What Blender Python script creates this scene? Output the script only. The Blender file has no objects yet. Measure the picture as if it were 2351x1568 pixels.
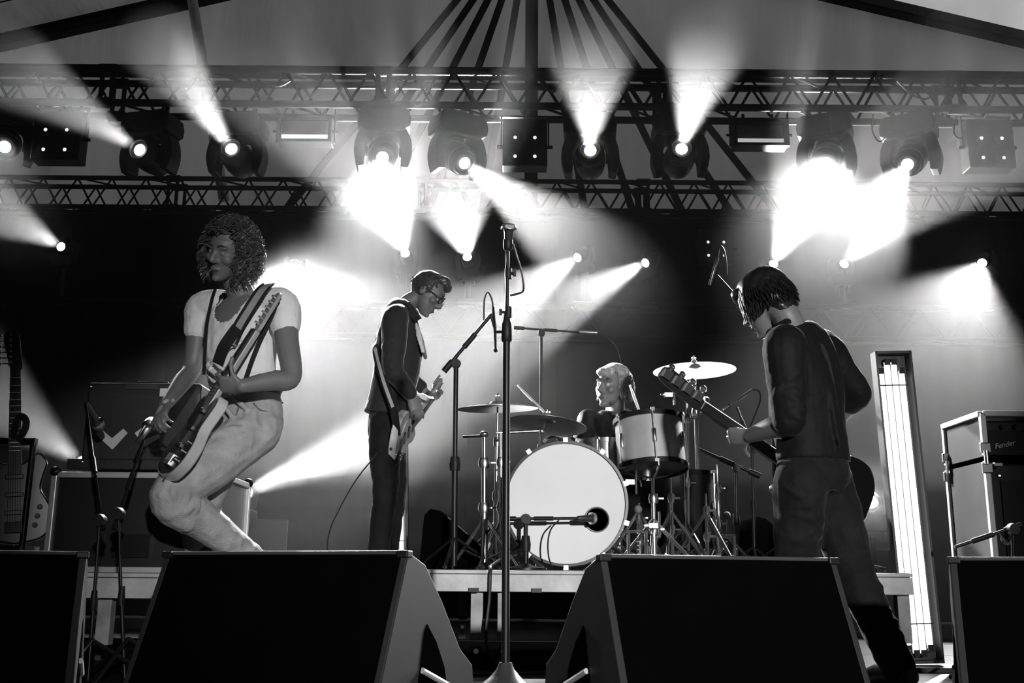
import bpy, bmesh, math, random
import numpy as np
from mathutils import Vector, Matrix, Euler
random.seed(7); np.random.seed(7)
S = bpy.context.scene
COL = S.collection

# ------------------------------------------------------------------ camera
FPX, W, H = 2400.0, 2351.0, 1568.0
CAMZ = 0.384                       # eye height above the stage floor (z = 0)
PITCH = math.atan(546.0 / FPX)
ROLL = math.radians(0.45)
_R = Vector((1, 0, 0)); _U = Vector((0, -math.sin(PITCH), math.cos(PITCH)))
FWD = Vector((0, math.cos(PITCH), math.sin(PITCH)))
CR = _R * math.cos(ROLL) + _U * math.sin(ROLL)
CU = -_R * math.sin(ROLL) + _U * math.cos(ROLL)
CAM = Vector((0, 0, CAMZ))
cam = bpy.data.cameras.new('camera'); camo = bpy.data.objects.new('camera', cam); COL.objects.link(camo)
cam.sensor_width = 36.0; cam.lens = 36.0 * FPX / W; cam.clip_end = 200
M = Matrix((CR, CU, -FWD)).transposed().to_4x4(); M.translation = CAM
camo.matrix_world = M
S.camera = camo

def ray(px, py):
    return FWD + CR * ((px - W / 2) / FPX) + CU * ((H / 2 - py) / FPX)
def P(px, py, Y):
    d = ray(px, py); return CAM + d * (Y / d.y)
def PZ(px, py, z):
    d = ray(px, py); return CAM + d * ((z - CAMZ) / d.z)
def pxm(Y):                       # pixels for one metre at depth Y
    return (FPX * math.cos(PITCH)) / Y

# ------------------------------------------------------------------ world, daylight, exposure
wd = bpy.data.worlds.new('world'); S.world = wd; wd.use_nodes = True
wd.node_tree.nodes['Background'].inputs[0].default_value = (1, 1, 1, 1)
wd.node_tree.nodes['Background'].inputs[1].default_value = 0.005
sunl = bpy.data.lights.new('daylight', 'SUN'); suno = bpy.data.objects.new('daylight', sunl); COL.objects.link(suno)
sunl.energy = 3.6; sunl.angle = math.radians(3)
suno.rotation_euler = Vector((-0.75, -0.55, -0.25)).to_track_quat('-Z', 'Y').to_euler()
# front-of-house lamp out over the audience, a soft pool on the drum riser
fh = bpy.data.lights.new('front_of_house_lamp', 'SPOT'); fho = bpy.data.objects.new('front_of_house_lamp', fh); COL.objects.link(fho)
fh.energy = 5200; fh.spot_size = math.radians(22.5); fh.spot_blend = 1.0; fh.shadow_soft_size = 0.12
fho.location = (2.6, -7.0, 1.9)
fho.rotation_euler = (Vector((0.05, 5.2, 0.75)) - fho.location).to_track_quat('-Z', 'Y').to_euler()
S.view_settings.view_transform = 'Standard'; S.view_settings.look = 'None'
S.view_settings.exposure = 0.0; S.view_settings.gamma = 1.0; S.view_settings.use_curve_mapping = False
S.cycles.use_denoising = True; S.cycles.use_adaptive_sampling = True; S.cycles.adaptive_threshold = 0.03
S.cycles.max_bounces = 4; S.cycles.diffuse_bounces = 2; S.cycles.glossy_bounces = 2
S.cycles.transmission_bounces = 2; S.cycles.transparent_max_bounces = 6; S.cycles.volume_bounces = 0
S.cycles.sample_clamp_indirect = 4.0; S.cycles.caustics_reflective = False; S.cycles.caustics_refractive = False

# ------------------------------------------------------------------ materials
MATS = {}
def mat(name, col, rough=0.5, metal=0.0, var=0.15, scale=6.0, bump=0.0, bscale=60.0, coat=0.0, spec=0.5, sheen=0.0):
    if name in MATS: return MATS[name]
    m = bpy.data.materials.new(name); m.use_nodes = True
    nt = m.node_tree; b = nt.nodes['Principled BSDF']
    if not isinstance(col, (tuple, list)): col = (col, col, col)
    b.inputs['Roughness'].default_value = rough; b.inputs['Metallic'].default_value = metal
    b.inputs['Specular IOR Level'].default_value = spec
    if sheen: b.inputs['Sheen Weight'].default_value = sheen; b.inputs['Sheen Roughness'].default_value = 0.35
    if coat: b.inputs['Coat Weight'].default_value = coat; b.inputs['Coat Roughness'].default_value = 0.08
    tc = nt.nodes.new('ShaderNodeTexCoord')
    n = nt.nodes.new('ShaderNodeTexNoise'); n.inputs['Scale'].default_value = scale; n.inputs['Detail'].default_value = 5
    nt.links.new(tc.outputs['Object'], n.inputs['Vector'])
    r = nt.nodes.new('ShaderNodeValToRGB')
    r.color_ramp.elements[0].position = 0.3; r.color_ramp.elements[1].position = 0.7
    r.color_ramp.elements[0].color = (*[c * (1 - var) for c in col], 1); r.color_ramp.elements[1].color = (*[min(1, c * (1 + var)) for c in col], 1)
    nt.links.new(n.outputs['Fac'], r.inputs['Fac']); nt.links.new(r.outputs['Color'], b.inputs['Base Color'])
    if bump:
        n2 = nt.nodes.new('ShaderNodeTexNoise'); n2.inputs['Scale'].default_value = bscale; n2.inputs['Detail'].default_value = 3
        nt.links.new(tc.outputs['Object'], n2.inputs['Vector'])
        bp = nt.nodes.new('ShaderNodeBump'); bp.inputs['Strength'].default_value = bump; bp.inputs['Distance'].default_value = 0.01
        nt.links.new(n2.outputs['Fac'], bp.inputs['Height']); nt.links.new(bp.outputs['Normal'], b.inputs['Normal'])
    MATS[name] = m
    return m
def emat(name, strength, col=(1, 1, 1)):
    if name in MATS: return MATS[name]
    m = bpy.data.materials.new(name); m.use_nodes = True
    nt = m.node_tree; nt.nodes.clear()
    o = nt.nodes.new('ShaderNodeOutputMaterial'); e = nt.nodes.new('ShaderNodeEmission')
    e.inputs[0].default_value = (*col, 1); e.inputs[1].default_value = strength
    nt.links.new(e.outputs[0], o.inputs[0]); MATS[name] = m
    return m
def tentmat(name, refl, trans, scale=0.5, folds=0.3):
    m = bpy.data.materials.new(name); m.use_nodes = True
    nt = m.node_tree; nt.nodes.clear()
    o = nt.nodes.new('ShaderNodeOutputMaterial'); mx = nt.nodes.new('ShaderNodeAddShader')
    d = nt.nodes.new('ShaderNodeBsdfDiffuse'); t = nt.nodes.new('ShaderNodeBsdfTranslucent')
    d.inputs[0].default_value = (refl, refl, refl, 1)
    tc = nt.nodes.new('ShaderNodeTexCoord'); n = nt.nodes.new('ShaderNodeTexNoise'); n.inputs['Scale'].default_value = scale; n.inputs['Detail'].default_value = 8
    mp = nt.nodes.new('ShaderNodeMapping'); mp.inputs['Rotation'].default_value = (0, 0.6, 0); mp.inputs['Scale'].default_value = (3.2, 1, 0.45)
    nt.links.new(tc.outputs['Object'], mp.inputs[0]); nt.links.new(mp.outputs[0], n.inputs['Vector'])
    r = nt.nodes.new('ShaderNodeValToRGB'); a, c = trans * 0.7, trans * 1.3  # wrinkle shading put into the canvas colour as paler and darker streaks
    r.color_ramp.elements[0].position = 0.25; r.color_ramp.elements[1].position = 0.75
    r.color_ramp.elements[0].color = (a, a, a, 1); r.color_ramp.elements[1].color = (c, c, c, 1)
    nt.links.new(n.outputs['Fac'], r.inputs['Fac']); nt.links.new(r.outputs['Color'], t.inputs[0])
    bp = nt.nodes.new('ShaderNodeBump'); bp.inputs['Strength'].default_value = folds; bp.inputs['Distance'].default_value = 0.1
    nt.links.new(n.outputs['Fac'], bp.inputs['Height']); nt.links.new(bp.outputs['Normal'], t.inputs['Normal']); nt.links.new(bp.outputs['Normal'], d.inputs['Normal'])
    nt.links.new(d.outputs[0], mx.inputs[0]); nt.links.new(t.outputs[0], mx.inputs[1]); nt.links.new(mx.outputs[0], o.inputs[0])
    MATS[name] = m
    return m

BLACKP = mat('black_plastic', 0.010, 0.5, bump=0.1, spec=0.25)
BLACKM = mat('black_steel', 0.007, 0.4, spec=0.3)
TRUSSM = mat('dark_truss_steel', 0.01, 0.6, spec=0.15)
RUBBER = mat('black_rubber', 0.012, 0.6)
CHROME = mat('chrome', 0.8, 0.27, metal=1.0, var=0.05)
ALU = mat('brushed_aluminium', 0.6, 0.4, metal=0.45, var=0.1)
DECKBLK = mat('black_stage_plywood', 0.02, 0.42, var=0.4, scale=3, bump=0.2, bscale=25)
CARPETB = mat('black_cabinet_carpet', 0.0015, 0.95, bump=0.4, bscale=300, spec=0.02)
CLOTHB = mat('black_backdrop_cloth', 0.004, 0.9, bump=0.2, bscale=8, spec=0.1)
WOODP = mat('pale_riser_wood', 0.5, 0.55, var=0.25, scale=9, bump=0.15)
GLASSD = mat('dark_lens_glass', 0.05, 0.08)

# ------------------------------------------------------------------ object helpers
def tag(o, label=None, cat=None, group=None, kind=None):
    if label: o['label'] = label
    if cat: o['category'] = cat
    if group: o['group'] = group
    if kind: o['kind'] = kind
    return o
def thing(name, loc, label, cat, group=None):
    o = bpy.data.objects.new(name, None); COL.objects.link(o); o.location = loc; o.empty_display_size = 0.1
    return tag(o, label, cat, group)
def wloc(o):
    v = Vector((0, 0, 0))
    while o is not None:
        v += o.location; o = o.parent
    return v
def V(*a): return Vector(a)
def frame(d, up=V(0, 0, 1)):
    d = d.normalized(); x = up.cross(d)
    if x.length < 1e-4: x = V(1, 0, 0)
    x.normalize(); y = d.cross(x)
    return x, y, d
def crom(pts, n):
    """Catmull-Rom resample of a list of tuples / vectors, n steps a span"""
    A = np.array([list(p) for p in pts], float)
    if len(A) < 3 and n > 0:
        return np.array([A[0] + (A[1] - A[0]) * t for t in np.linspace(0, 1, n + 1)])
    B = np.vstack([2 * A[0] - A[1], A, 2 * A[-1] - A[-2]]); out = []
    for i in range(1, len(B) - 2):
        p0, p1, p2, p3 = B[i - 1], B[i], B[i + 1], B[i + 2]
        for k in range(n):
            t = k / n
            out.append(0.5 * ((2 * p1) + (-p0 + p2) * t + (2 * p0 - 5 * p1 + 4 * p2 - p3) * t * t + (-p0 + 3 * p1 - 3 * p2 + p3) * t ** 3))
    out.append(B[-2]); return np.array(out)

class MB:
    def __init__(s): s.v = []; s.f = []
    def add(s, vs, fs):
        b = len(s.v); s.v += [tuple(x) for x in vs]; s.f += [tuple(i + b for i in f) for f in fs]; return s
    def box(s, c, size, R=None):
        c = Vector(c); h = [x / 2 for x in size]; vs = []
        for sx in (-1, 1):
            for sy in (-1, 1):
                for sz in (-1, 1):
                    p = V(sx * h[0], sy * h[1], sz * h[2]); vs.append(c + (R @ p if R else p))
        return s.add(vs, [(0, 1, 3, 2), (4, 6, 7, 5), (0, 4, 5, 1), (2, 3, 7, 6), (0, 2, 6, 4), (1, 5, 7, 3)])
    def rings(s, rings, cap=True, close=False):
        n = len(rings[0]); b = []; vs = []
        for r in rings: b.append(len(vs)); vs += list(r)
        fs = []
        m = len(rings)
        for i in range(m if close else m - 1):
            a, c = b[i], b[(i + 1) % m]
            for k in range(n):
                k2 = (k + 1) % n; fs.append((a + k, a + k2, c + k2, c + k))
        if cap and not close: fs.append(tuple(range(n - 1, -1, -1))); fs.append(tuple(b[-1] + k for k in range(n)))
        return s.add(vs, fs)
    def tube(s, pts, r, n=8, cap=True, closed=False):
        pts = [Vector(p) for p in pts]; m = len(pts)
        rs = [r] * m if not isinstance(r, (list, tuple, np.ndarray)) else list(r)
        rg = []; xprev = None
        for i, p in enumerate(pts):
            if closed: t = pts[(i + 1) % m] - pts[i - 1]
            else: t = pts[min(i + 1, m - 1)] - pts[max(i - 1, 0)]
            if t.length < 1e-9: t = V(0, 0, 1)
            t.normalize()
            if xprev is None:
                x, y, _ = frame(t, V(0, 0, 1) if abs(t.z) < 0.95 else V(0, 1, 0))
            else:
                x = xprev - t * xprev.dot(t)
                if x.length < 1e-6: x = frame(t)[0]
                x.normalize(); y = t.cross(x)
            xprev = x
            rg.append([p + (x * math.cos(2 * math.pi * k / n) + y * math.sin(2 * math.pi * k / n)) * rs[i] for k in range(n)])
        return s.rings(rg, cap and not closed, closed)
    def curve(s, pts, r, n=6, k=6): return s.tube([Vector(p) for p in crom(pts, k)], r, n)
    def lathe(s, prof, o, ax, n=24, cap=True, up=V(0, 0, 1)):
        """prof: (radius, height along ax)"""
        o = Vector(o); x, y, d = frame(Vector(ax), up if abs(Vector(ax).normalized().dot(up)) < 0.98 else V(0, 1, 0))
        return s.rings([[o + d * h + (x * math.cos(2 * math.pi * k / n) + y * math.sin(2 * math.pi * k / n)) * max(r, 1e-4) for k in range(n)] for r, h in prof], cap)
    def cyl(s, a, b, r, n=12): return s.tube([a, b], r, n)
    def ell(s, c, rad, R=None, nu=16, nv=10):
        c = Vector(c); rg = []
        for j in range(nv + 1):
            th = math.pi * (0.02 + 0.96 * j / nv); rg.append([])
            for k in range(nu):
                a = 2 * math.pi * k / nu
                p = V(rad[0] * math.sin(th) * math.cos(a), rad[1] * math.sin(th) * math.sin(a), -rad[2] * math.cos(th))
                rg[-1].append(c + (R @ p if R else p))
        return s.rings(rg)
    def prism(s, poly, off):
        poly = [Vector(p) for p in poly]; off = Vector(off); n = len(poly)
        return s.add(poly + [p + off for p in poly], [tuple(range(n - 1, -1, -1)), tuple(range(n, 2 * n))] + [(k, (k + 1) % n, n + (k + 1) % n, n + k) for k in range(n)])
    def mesh(s, name, m, smooth=False, org=V(0, 0, 0)):
        me = bpy.data.meshes.new(name); me.from_pydata([tuple(Vector(v) - org) for v in s.v], [], s.f)
        bm = bmesh.new(); bm.from_mesh(me); bmesh.ops.recalc_face_normals(bm, faces=bm.faces); bm.to_mesh(me); bm.free()
        if smooth:
            me.polygons.foreach_set('use_smooth', [True] * len(me.polygons))
            try: me.set_sharp_from_angle(angle=math.radians(42))
            except Exception: pass
        me.materials.append(m); return me
    def build(s, name, m, parent=None, smooth=False, bevel=0.0, org=None):
        o0 = wloc(parent) if parent else (Vector(org) if org is not None else V(0, 0, 0))
        me = s.mesh(name, m, smooth, o0); o = bpy.data.objects.new(name, me); COL.objects.link(o)
        if parent: o.parent = parent
        elif org is not None: o.location = o0
        if bevel:
            bv = o.modifiers.new('bevel', 'BEVEL'); bv.width = bevel; bv.segments = 2; bv.limit_method = 'ANGLE'
        return o
def inst(me, name, M, parent):
    o = bpy.data.objects.new(name, me); COL.objects.link(o); o.parent = parent
    o.matrix_local = Matrix.Translation(-wloc(parent)) @ M
    return o
def alignM(a, b, L0=1.0):
    """matrix that lays a unit Z-bar from a to b"""
    a, b = Vector(a), Vector(b); d = b - a; x, y, z = frame(d, V(0, 1, 0) if abs(d.normalized().y) < 0.95 else V(1, 0, 0))
    R = Matrix((x, y, z)).transposed().to_4x4()
    return Matrix.Translation(a) @ R @ Matrix.Diagonal((1, 1, d.length / L0, 1))

# ------------------------------------------------------------------ the setting: stage, tent, backdrop
ST_Y0 = 1.9
fl = tag(MB().box((0, (ST_Y0 + 13) / 2, -0.06), (14, 13 - ST_Y0, 0.08)).build('floor', DECKBLK), kind='structure')
pan = MB().box((0, 0, -0.011), (1.988, 0.988, 0.022)).mesh('deck_panel', DECKBLK)
for i in range(-2, 3):
    for j in range(6):
        inst(pan, 'deck_panel', Matrix.Translation((i * 2.0, ST_Y0 + 0.5 + j, 0.0)), fl)
tag(MB().box((0, ST_Y0 - 0.03, -0.6), (14, 0.06, 1.18)).build('wall_front', CLOTHB), kind='structure')
tag(MB().box((0, 4, -1.25), (40, 34, 0.1)).build('ground', mat('trodden_earth', 0.04, 0.9, var=0.4)), kind='structure')

# black backdrop under the rear truss, gathered in soft folds
BD_Y = 10.8
zt = P(1175, 486, BD_Y).z
mb = MB(); nx = 290; xs = np.linspace(-8.9, 8.9, nx)
rg = [[V(x, BD_Y + 0.05 * math.sin(x * 9 + math.sin(x * 2.1)) + 0.02 * math.sin(x * 23), z) for x in xs] for z in (0.0, zt * 0.5, zt)]
vs = [p for r in rg for p in r]
mb.add(vs, [(j * nx + k, j * nx + k + 1, (j + 1) * nx + k + 1, (j + 1) * nx + k) for j in range(2) for k in range(nx - 1)])
o = tag(mb.build('wall_back', CLOTHB, smooth=True), kind='structure')
sd = o.modifiers.new('thickness', 'SOLIDIFY'); sd.thickness = 0.01

# tent: gable membrane, roof bays, rafters and a fan of webbing straps
GY = 11.7
apex = P(1216, -175, GY)
def raft(side, x):
    a = P(0, 100, GY) if side < 0 else P(2351, 91, GY)
    t = (x - apex.x) / (a.x - apex.x); return V(x, GY, apex.z + (a.z - apex.z) * t)
XL, XR = -9.0, 9.0
gl, gr = raft(-1, XL), raft(1, XR)
GAB = tentmat('grey_tent_canvas', 0.28, 0.10)
ROOFM = tentmat('pale_tent_canvas', 0.35, 0.8, scale=0.3, folds=0.1)
UNSEEN_SHEET = mat('unseen_dark_sheet', 0.03, 0.9)  # opaque sheet out of view, added over the roof to hold back daylight
gab = tag(MB().add([V(XL, GY + 0.1, -1.2), V(XR, GY + 0.1, -1.2), gr + V(0, 0.1, 0), apex + V(0, 0.1, 0), gl + V(0, 0.1, 0)], [(0, 1, 2, 3, 4)]).build('wall_gable', GAB), kind='structure')
for k, (e, s_) in enumerate(((gl, 'left'), (gr, 'right'))):
    up = V(0, 0, 0.12)
    for y0, y1, mm, nm in ((10.3, GY + 0.1, ROOFM, 'ceiling_canvas_' + s_), (-2.0, 10.3, UNSEEN_SHEET, 'ceiling_sun_block_' + s_)):
        q = [V(apex.x, y0, apex.z), V(apex.x, y1, apex.z), V(e.x, y1, e.z), V(e.x, y0, e.z)]
        tag(MB().add([p + up for p in q], [(0, 1, 2, 3)]).build(nm, mm), kind='structure')
    # seam ropes on the roof canvas
    ro = bpy.data.objects.get('ceiling_canvas_' + s_)
    for yy, dz in ((11.05, 0.10), (10.75, 0.10)):
        a = V(apex.x, yy, apex.z + dz); b = V(e.x, yy, e.z + dz)
        MB().cyl(a, b, 0.008, 6).build('seam_rope', TRUSSM, ro)
    # rafter: box beam with a ridge lip
    d = (e - apex); L = d.length; ang = math.atan2(d.z, d.x)
    R = Matrix.Rotation(-ang, 3, 'Y')
    mid = (e + apex) / 2
    rf = tag(MB().box(mid, (L, 0.16, 0.15), R).build('trim_%d' % (k + 1), TRUSSM, bevel=0.01), kind='structure')
    MB().box(mid + R @ V(0, -0.09, -0.05), (L, 0.03, 0.035), R).build('rafter_lip', TRUSSM, rf)
# straps of webbing fanning out on the gable
STRAP = mat('black_webbing', 0.02, 0.8)
tops = (1049, 1086, 1120, 1152, 1187, 1262, 1297, 1330, 1363, 1396)
bots = (927, 985, 1042, 1100, 1162, 1287, 1345, 1403, 1460, 1515)
for a, b in zip(tops, bots):
    sl = (b - a) / 150.0
    p0 = P(a - sl * 120, -120, GY + 0.04); p1 = P(a + sl * 520, 520, GY + 0.04)
    d = p1 - p0; R = Matrix.Rotation(-math.atan2(d.z, d.x), 3, 'Y')
    MB().box((p0 + p1) / 2, (d.length, 0.02, 0.085), R).build('webbing_strap', STRAP, gab)
p0 = P(1226, -170, GY - 0.05); p1 = P(1214, 560, GY - 0.05)
MB().box(((p0.x + p1.x) / 2, GY - 0.03, (p0.z - 1.2) / 2), (0.155, 0.12, p0.z + 1.2)).build('gable_post', STRAP, gab)
p0 = P(437, -30, GY - 0.4); p1 = P(467, 160, GY - 0.4)
d = p1 - p0
MB().tube([p0 - d, p0, p1, p1 + d * 1.5], 0.062, 10).build('pale_tent_pole', mat('pale_pole', 0.8, 0.5), gab, True)

for sg, nm, e in ((-1, 'wall_left', gl), (1, 'wall_right', gr)):  # side walls out of view; the right one is added to stop the low sun
    tag(MB().box((sg * 9.02, 4.9, (e.z - 1.1) / 2 - .05), (.02, 13.9, e.z + 1.2)).build(nm, UNSEEN_SHEET), kind='structure')

# ------------------------------------------------------------------ haze (lit only by the lamps in it)
def haze(name, lo, hi, dens, label):
    hz = bpy.data.materials.new(name); hz.use_nodes = True; nt = hz.node_tree; nt.nodes.clear()
    o_ = nt.nodes.new('ShaderNodeOutputMaterial'); v_ = nt.nodes.new('ShaderNodeVolumeScatter')
    v_.inputs['Density'].default_value = dens; v_.inputs['Anisotropy'].default_value = 0.45
    nt.links.new(v_.outputs[0], o_.inputs['Volume'])
    c = [(a + b) / 2 for a, b in zip(lo, hi)]; tag(MB().box(c, [b - a for a, b in zip(lo, hi)]).build('haze', hz), label, 'haze', kind='stuff')
haze('thin_stage_haze', (-7.4, 6.4, 0.05), (7.4, 10.55, 4.5), 0.016, 'thin smoke haze filling the whole stage')
haze('dense_stage_haze', (-2.4, 6.6, 1.05), (4.8, 10.5, 4.15), 0.024, 'denser smoke haze hanging in the lamp beams behind the band')
# ------------------------------------------------------------------ trusses
def truss(name, label, Y, depth, yt, yb, x0, x1, pitch, rc, rb, joints, below=True):
    """box truss along X; yt, yb: pixel rows of the front top and front bottom chord at mid-frame"""
    zt, zb = P(1175, yt, Y).z, P(1175, yb, Y).z
    root = thing(name, V(0, Y, zb), label, 'truss')
    for y in (Y, Y + depth):
        for z in (zb, zt):
            MB().cyl((x0, y, z), (x1, y, z), rc, 10).build('chord', TRUSSM, root, True)
    br = MB().cyl((0, 0, 0), (0, 0, 1), rb, 6).mesh('brace', TRUSSM, True)
    n = int((x1 - x0) / pitch)
    for k in range(n):
        xa, xb, xm = x0 + k * pitch, x0 + (k + 1) * pitch, x0 + (k + .5) * pitch
        for y, sh in ((Y, 0.0), (Y + depth, pitch * 0.25)):
            inst(br, 'brace', alignM((xa + sh, y, zt), (xm + sh, y, zb)), root)
            inst(br, 'brace', alignM((xm + sh, y, zb), (xb + sh, y, zt)), root)
        if k % 2 == 0:
            for z in (zt, zb):
                inst(br, 'brace', alignM((xa, Y, z), (xb, Y + depth, z)), root)
    for jx in joints:          # bolted frames where two lengths meet
        for dx in (-0.045, 0.045):
            for y in (Y, Y + depth):
                inst(br, 'joint_post', alignM((jx + dx, y, zb), (jx + dx, y, zt)) @ Matrix.Diagonal((1.7, 1.7, 1, 1)), root)
        for y in (Y, Y + depth):
            for z in (zb, zt):
                MB().cyl((jx - 0.07, y, z), (jx + 0.07, y, z), rc * 1.45, 10).build('coupler', TRUSSM, root, True)
    return root, zb, zt
TY, TD = 8.0, 0.26
ft, FZB, FZT = truss('lighting_truss', 'long black box truss carrying the large moving lamps above the drummer', TY, TD, 166, 243, -8.9, 8.9, 0.35, 0.031, 0.012, [P(245, 200, TY).x, P(880, 200, TY).x, P(1525, 200, TY).x, P(2190, 200, TY).x])
RY = 10.35
rt, RZB, RZT = truss('lighting_truss', 'lower black box truss along the top of the backdrop', RY, 0.26, 416, 482, -8.9, 8.9, 0.36, 0.026, 0.011, [P(395, 450, RY).x, P(968, 450, RY).x, P(1478, 450, RY).x])
LY = 10.2
lt, LZB, LZT = truss('lighting_truss', 'faint hazy truss behind the drummer carrying the small rear lamps', LY, 0.25, 697, 770, -8.9, 8.9, 0.5, 0.018, 0.008, [])
TAPE = mat('pale_flap', 0.5, 0.6)
# upper ledger pipes lashed along the front truss
for nm, dz, yy, rr in (('cable_tray', 0.045, TY + 0.12, 0.03),):
    t = MB().box((0, yy, FZT + dz), (17.6, 0.2, 0.02)).build(nm, TRUSSM, ft)

# cables draped along the trusses
CAB = mat('black_cable', 0.015, 0.5)
def cable(name, label, pts, r=0.008, cat='cable', group=None):
    pts = [Vector(p) for p in pts]
    return tag(MB().curve(pts, r, 6, 6).build(name, CAB, None, True, org=pts[0]), label, cat, group)
def swag(px0, px1, py, drop, Y): return [P(px0, py, Y), P((2 * px0 + px1) / 3, py + drop * .85, Y), P((px0 + 2 * px1) / 3, py + drop, Y), P(px1, py, Y)]
for i, (a, b, py, dr, lb) in enumerate((
        (110, 190, 180, 16, 'black cable drooping at the left end of the front truss'),
        (590, 670, 183, 14, 'black cable drooping in front truss above the left strobe'),
        (905, 1000, 178, 60, 'black cable slack beside the front truss joint left of centre'),
        (1240, 1290, 185, 25, 'short cable loop in front truss right of the gable post'),
        (2060, 2170, 185, 40, 'black cable looping in front truss near its right end'))):
    cable('truss_cable', lb, swag(a, b, py, dr, TY - 0.03), 0.009)
for a, pts, lb in ((0, ((1905, 265), (1912, 310), (1930, 318), (1945, 300)), 'thin cable hanging beside the lamp right of the right strobe'),
                   (1, ((2005, 262), (2003, 300), (2020, 325), (2045, 300)), 'thin cable curling under truss between the two right lamps'),
                   (2, ((2196, 265), (2190, 305), (2205, 318), (2215, 300)), 'thin cable hanging left of the right four-cell blinder'),
                   (3, ((238, 262), (255, 285), (280, 290), (290, 275)), 'thin cable hanging right of the left four-cell blinder')):
    cable('lamp_cable', lb, [P(x, y, TY - 0.02) for x, y in pts], 0.006)

# ------------------------------------------------------------------ lamps
LENS = emat('lit_lamp_lens', 30.0)
def spot(parent, loc, d, power, deg, blend=0.35, r=0.05, name='beam_light'):
    l = bpy.data.lights.new(name, 'SPOT'); l.energy = power; l.spot_size = math.radians(deg); l.spot_blend = blend; l.shadow_soft_size = r
    o = bpy.data.objects.new(name, l); COL.objects.link(o); o.parent = parent
    o.location = Vector(loc) - wloc(parent); o.rotation_euler = d.to_track_quat('-Z', 'Y').to_euler()
    return o
def moving_head(px, py, Y, aim, label, power, deg, hang=True, sc=1.0, lens_r=0.048, blend=0.35, group=None, pan_x=None):
    """yoke lamp; (px,py) is the middle of the head"""
    c = P(px, py, Y); d = (aim - c).normalized()
    s = sc; up = V(0, 0, 1) if hang else V(0, 0, -1)
    h = V(d.x, d.y, 0)
    ax = V(0, 0, 1).cross(h); ax = ax.normalized() if ax.length > 1e-3 else V(1, 0, 0)
    if ax.x < 0: ax = -ax
    if abs(ax.y) > 0.5: ax = V(math.sqrt(.75), math.copysign(0.5, ax.y), 0)
    f = V(0, 0, 1).cross(ax)
    root = thing('moving_head_lamp', c + up * 0.36 * s, label, 'stage lamp', group)
    # base box with flared shoulders
    R = Matrix((ax, f, V(0, 0, 1))).transposed()
    prof = [(-.17, .36), (.17, .36), (.205, .33), (.222, .26), (.215, .19), (.15, .165), (-.15, .165), (-.215, .19), (-.222, .26), (-.205, .33)]
    m = MB(); m.prism([c + ax * (x * s) + up * (z * s) - f * 0.13 * s for x, z in prof], f * 0.26 * s)
    m.build('base', BLACKP, root, bevel=0.012 * s)
    # yoke: a U with curved arms
    m = MB()
    cp = [(.178, -.15), (.19, -.06), (.186, .05), (.15, .15), (.07, .19), (0, .195), (-.07, .19), (-.15, .15), (-.186, .05), (-.19, -.06), (-.178, -.15)]
    pts = [c + ax * (u * s) + up * (v * s) for u, v in crom(cp, 3)]; np_ = len(pts) - 1
    rg = []
    for i, p in enumerate(pts):
        t = (pts[min(i + 1, np_)] - pts[max(i - 1, 0)]).normalized(); nrm = t.cross(f).normalized()
        e_ = min(i, np_ - i) / 4.0; w = (0.03 + 0.018 * min(1, e_)) * s
        rg.append([p + nrm * w * a + f * 0.08 * s * b for a, b in ((-1, -1), (1, -1), (1, 1), (-1, 1))])
    m.rings(rg); m.build('yoke', BLACKP, root, bevel=0.008 * s)
    for sgn in (-1, 1):
        MB().cyl(c + ax * sgn * 0.13 * s, c + ax * sgn * 0.215 * s, 0.045 * s, 14).build('tilt_bearing', BLACKP, root, True)
    # head
    m = MB(); m.lathe([(0.03, -0.2), (0.085, -0.195), (0.115, -0.16), (0.128, -0.06), (0.128, 0.02), (0.115, 0.09), (0.1, 0.13), (0.098, 0.17), (0.082, 0.172), (0.08, 0.15), (0.01, 0.149)], V(0, 0, 0), V(0, 0, 1), 24)
    x, y, z = frame(d); RR = Matrix((x, y, z)).transposed()
    hm = MB(); hm.add([c + RR @ (Vector(v) * s) for v in m.v], m.f); hd = hm.build('head', BLACKP, root, True)
    MB().lathe([(0.105, 0.075), (0.118, 0.08), (0.118, 0.1), (0.105, 0.105)], c, d, 24).build('head_rim', BLACKM, hd, True) if s == 1 else None
    lr = lens_r * s
    MB().lathe([(lr, 0.155 * s), (lr * 0.9, 0.163 * s), (lr * 0.4, 0.169 * s)], c, d, 20).build('lens', LENS, hd, True)
    if not hang or s == 1:      # clamp to the truss
        for sgn in (-1, 1):
            MB().cyl(c + up * 0.36 * s + ax * 0.12 * sgn * s, c + up * (0.36 * s + 0.07) + ax * 0.12 * sgn * s, 0.02 * s, 8).build('clamp', BLACKM, root)
    spot(root, c + d * (0.2 * s), d, power, deg, blend, lr * 0.8)
    return root
G1 = 'large moving lamps hung from the front truss'
K = 1.6
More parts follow.
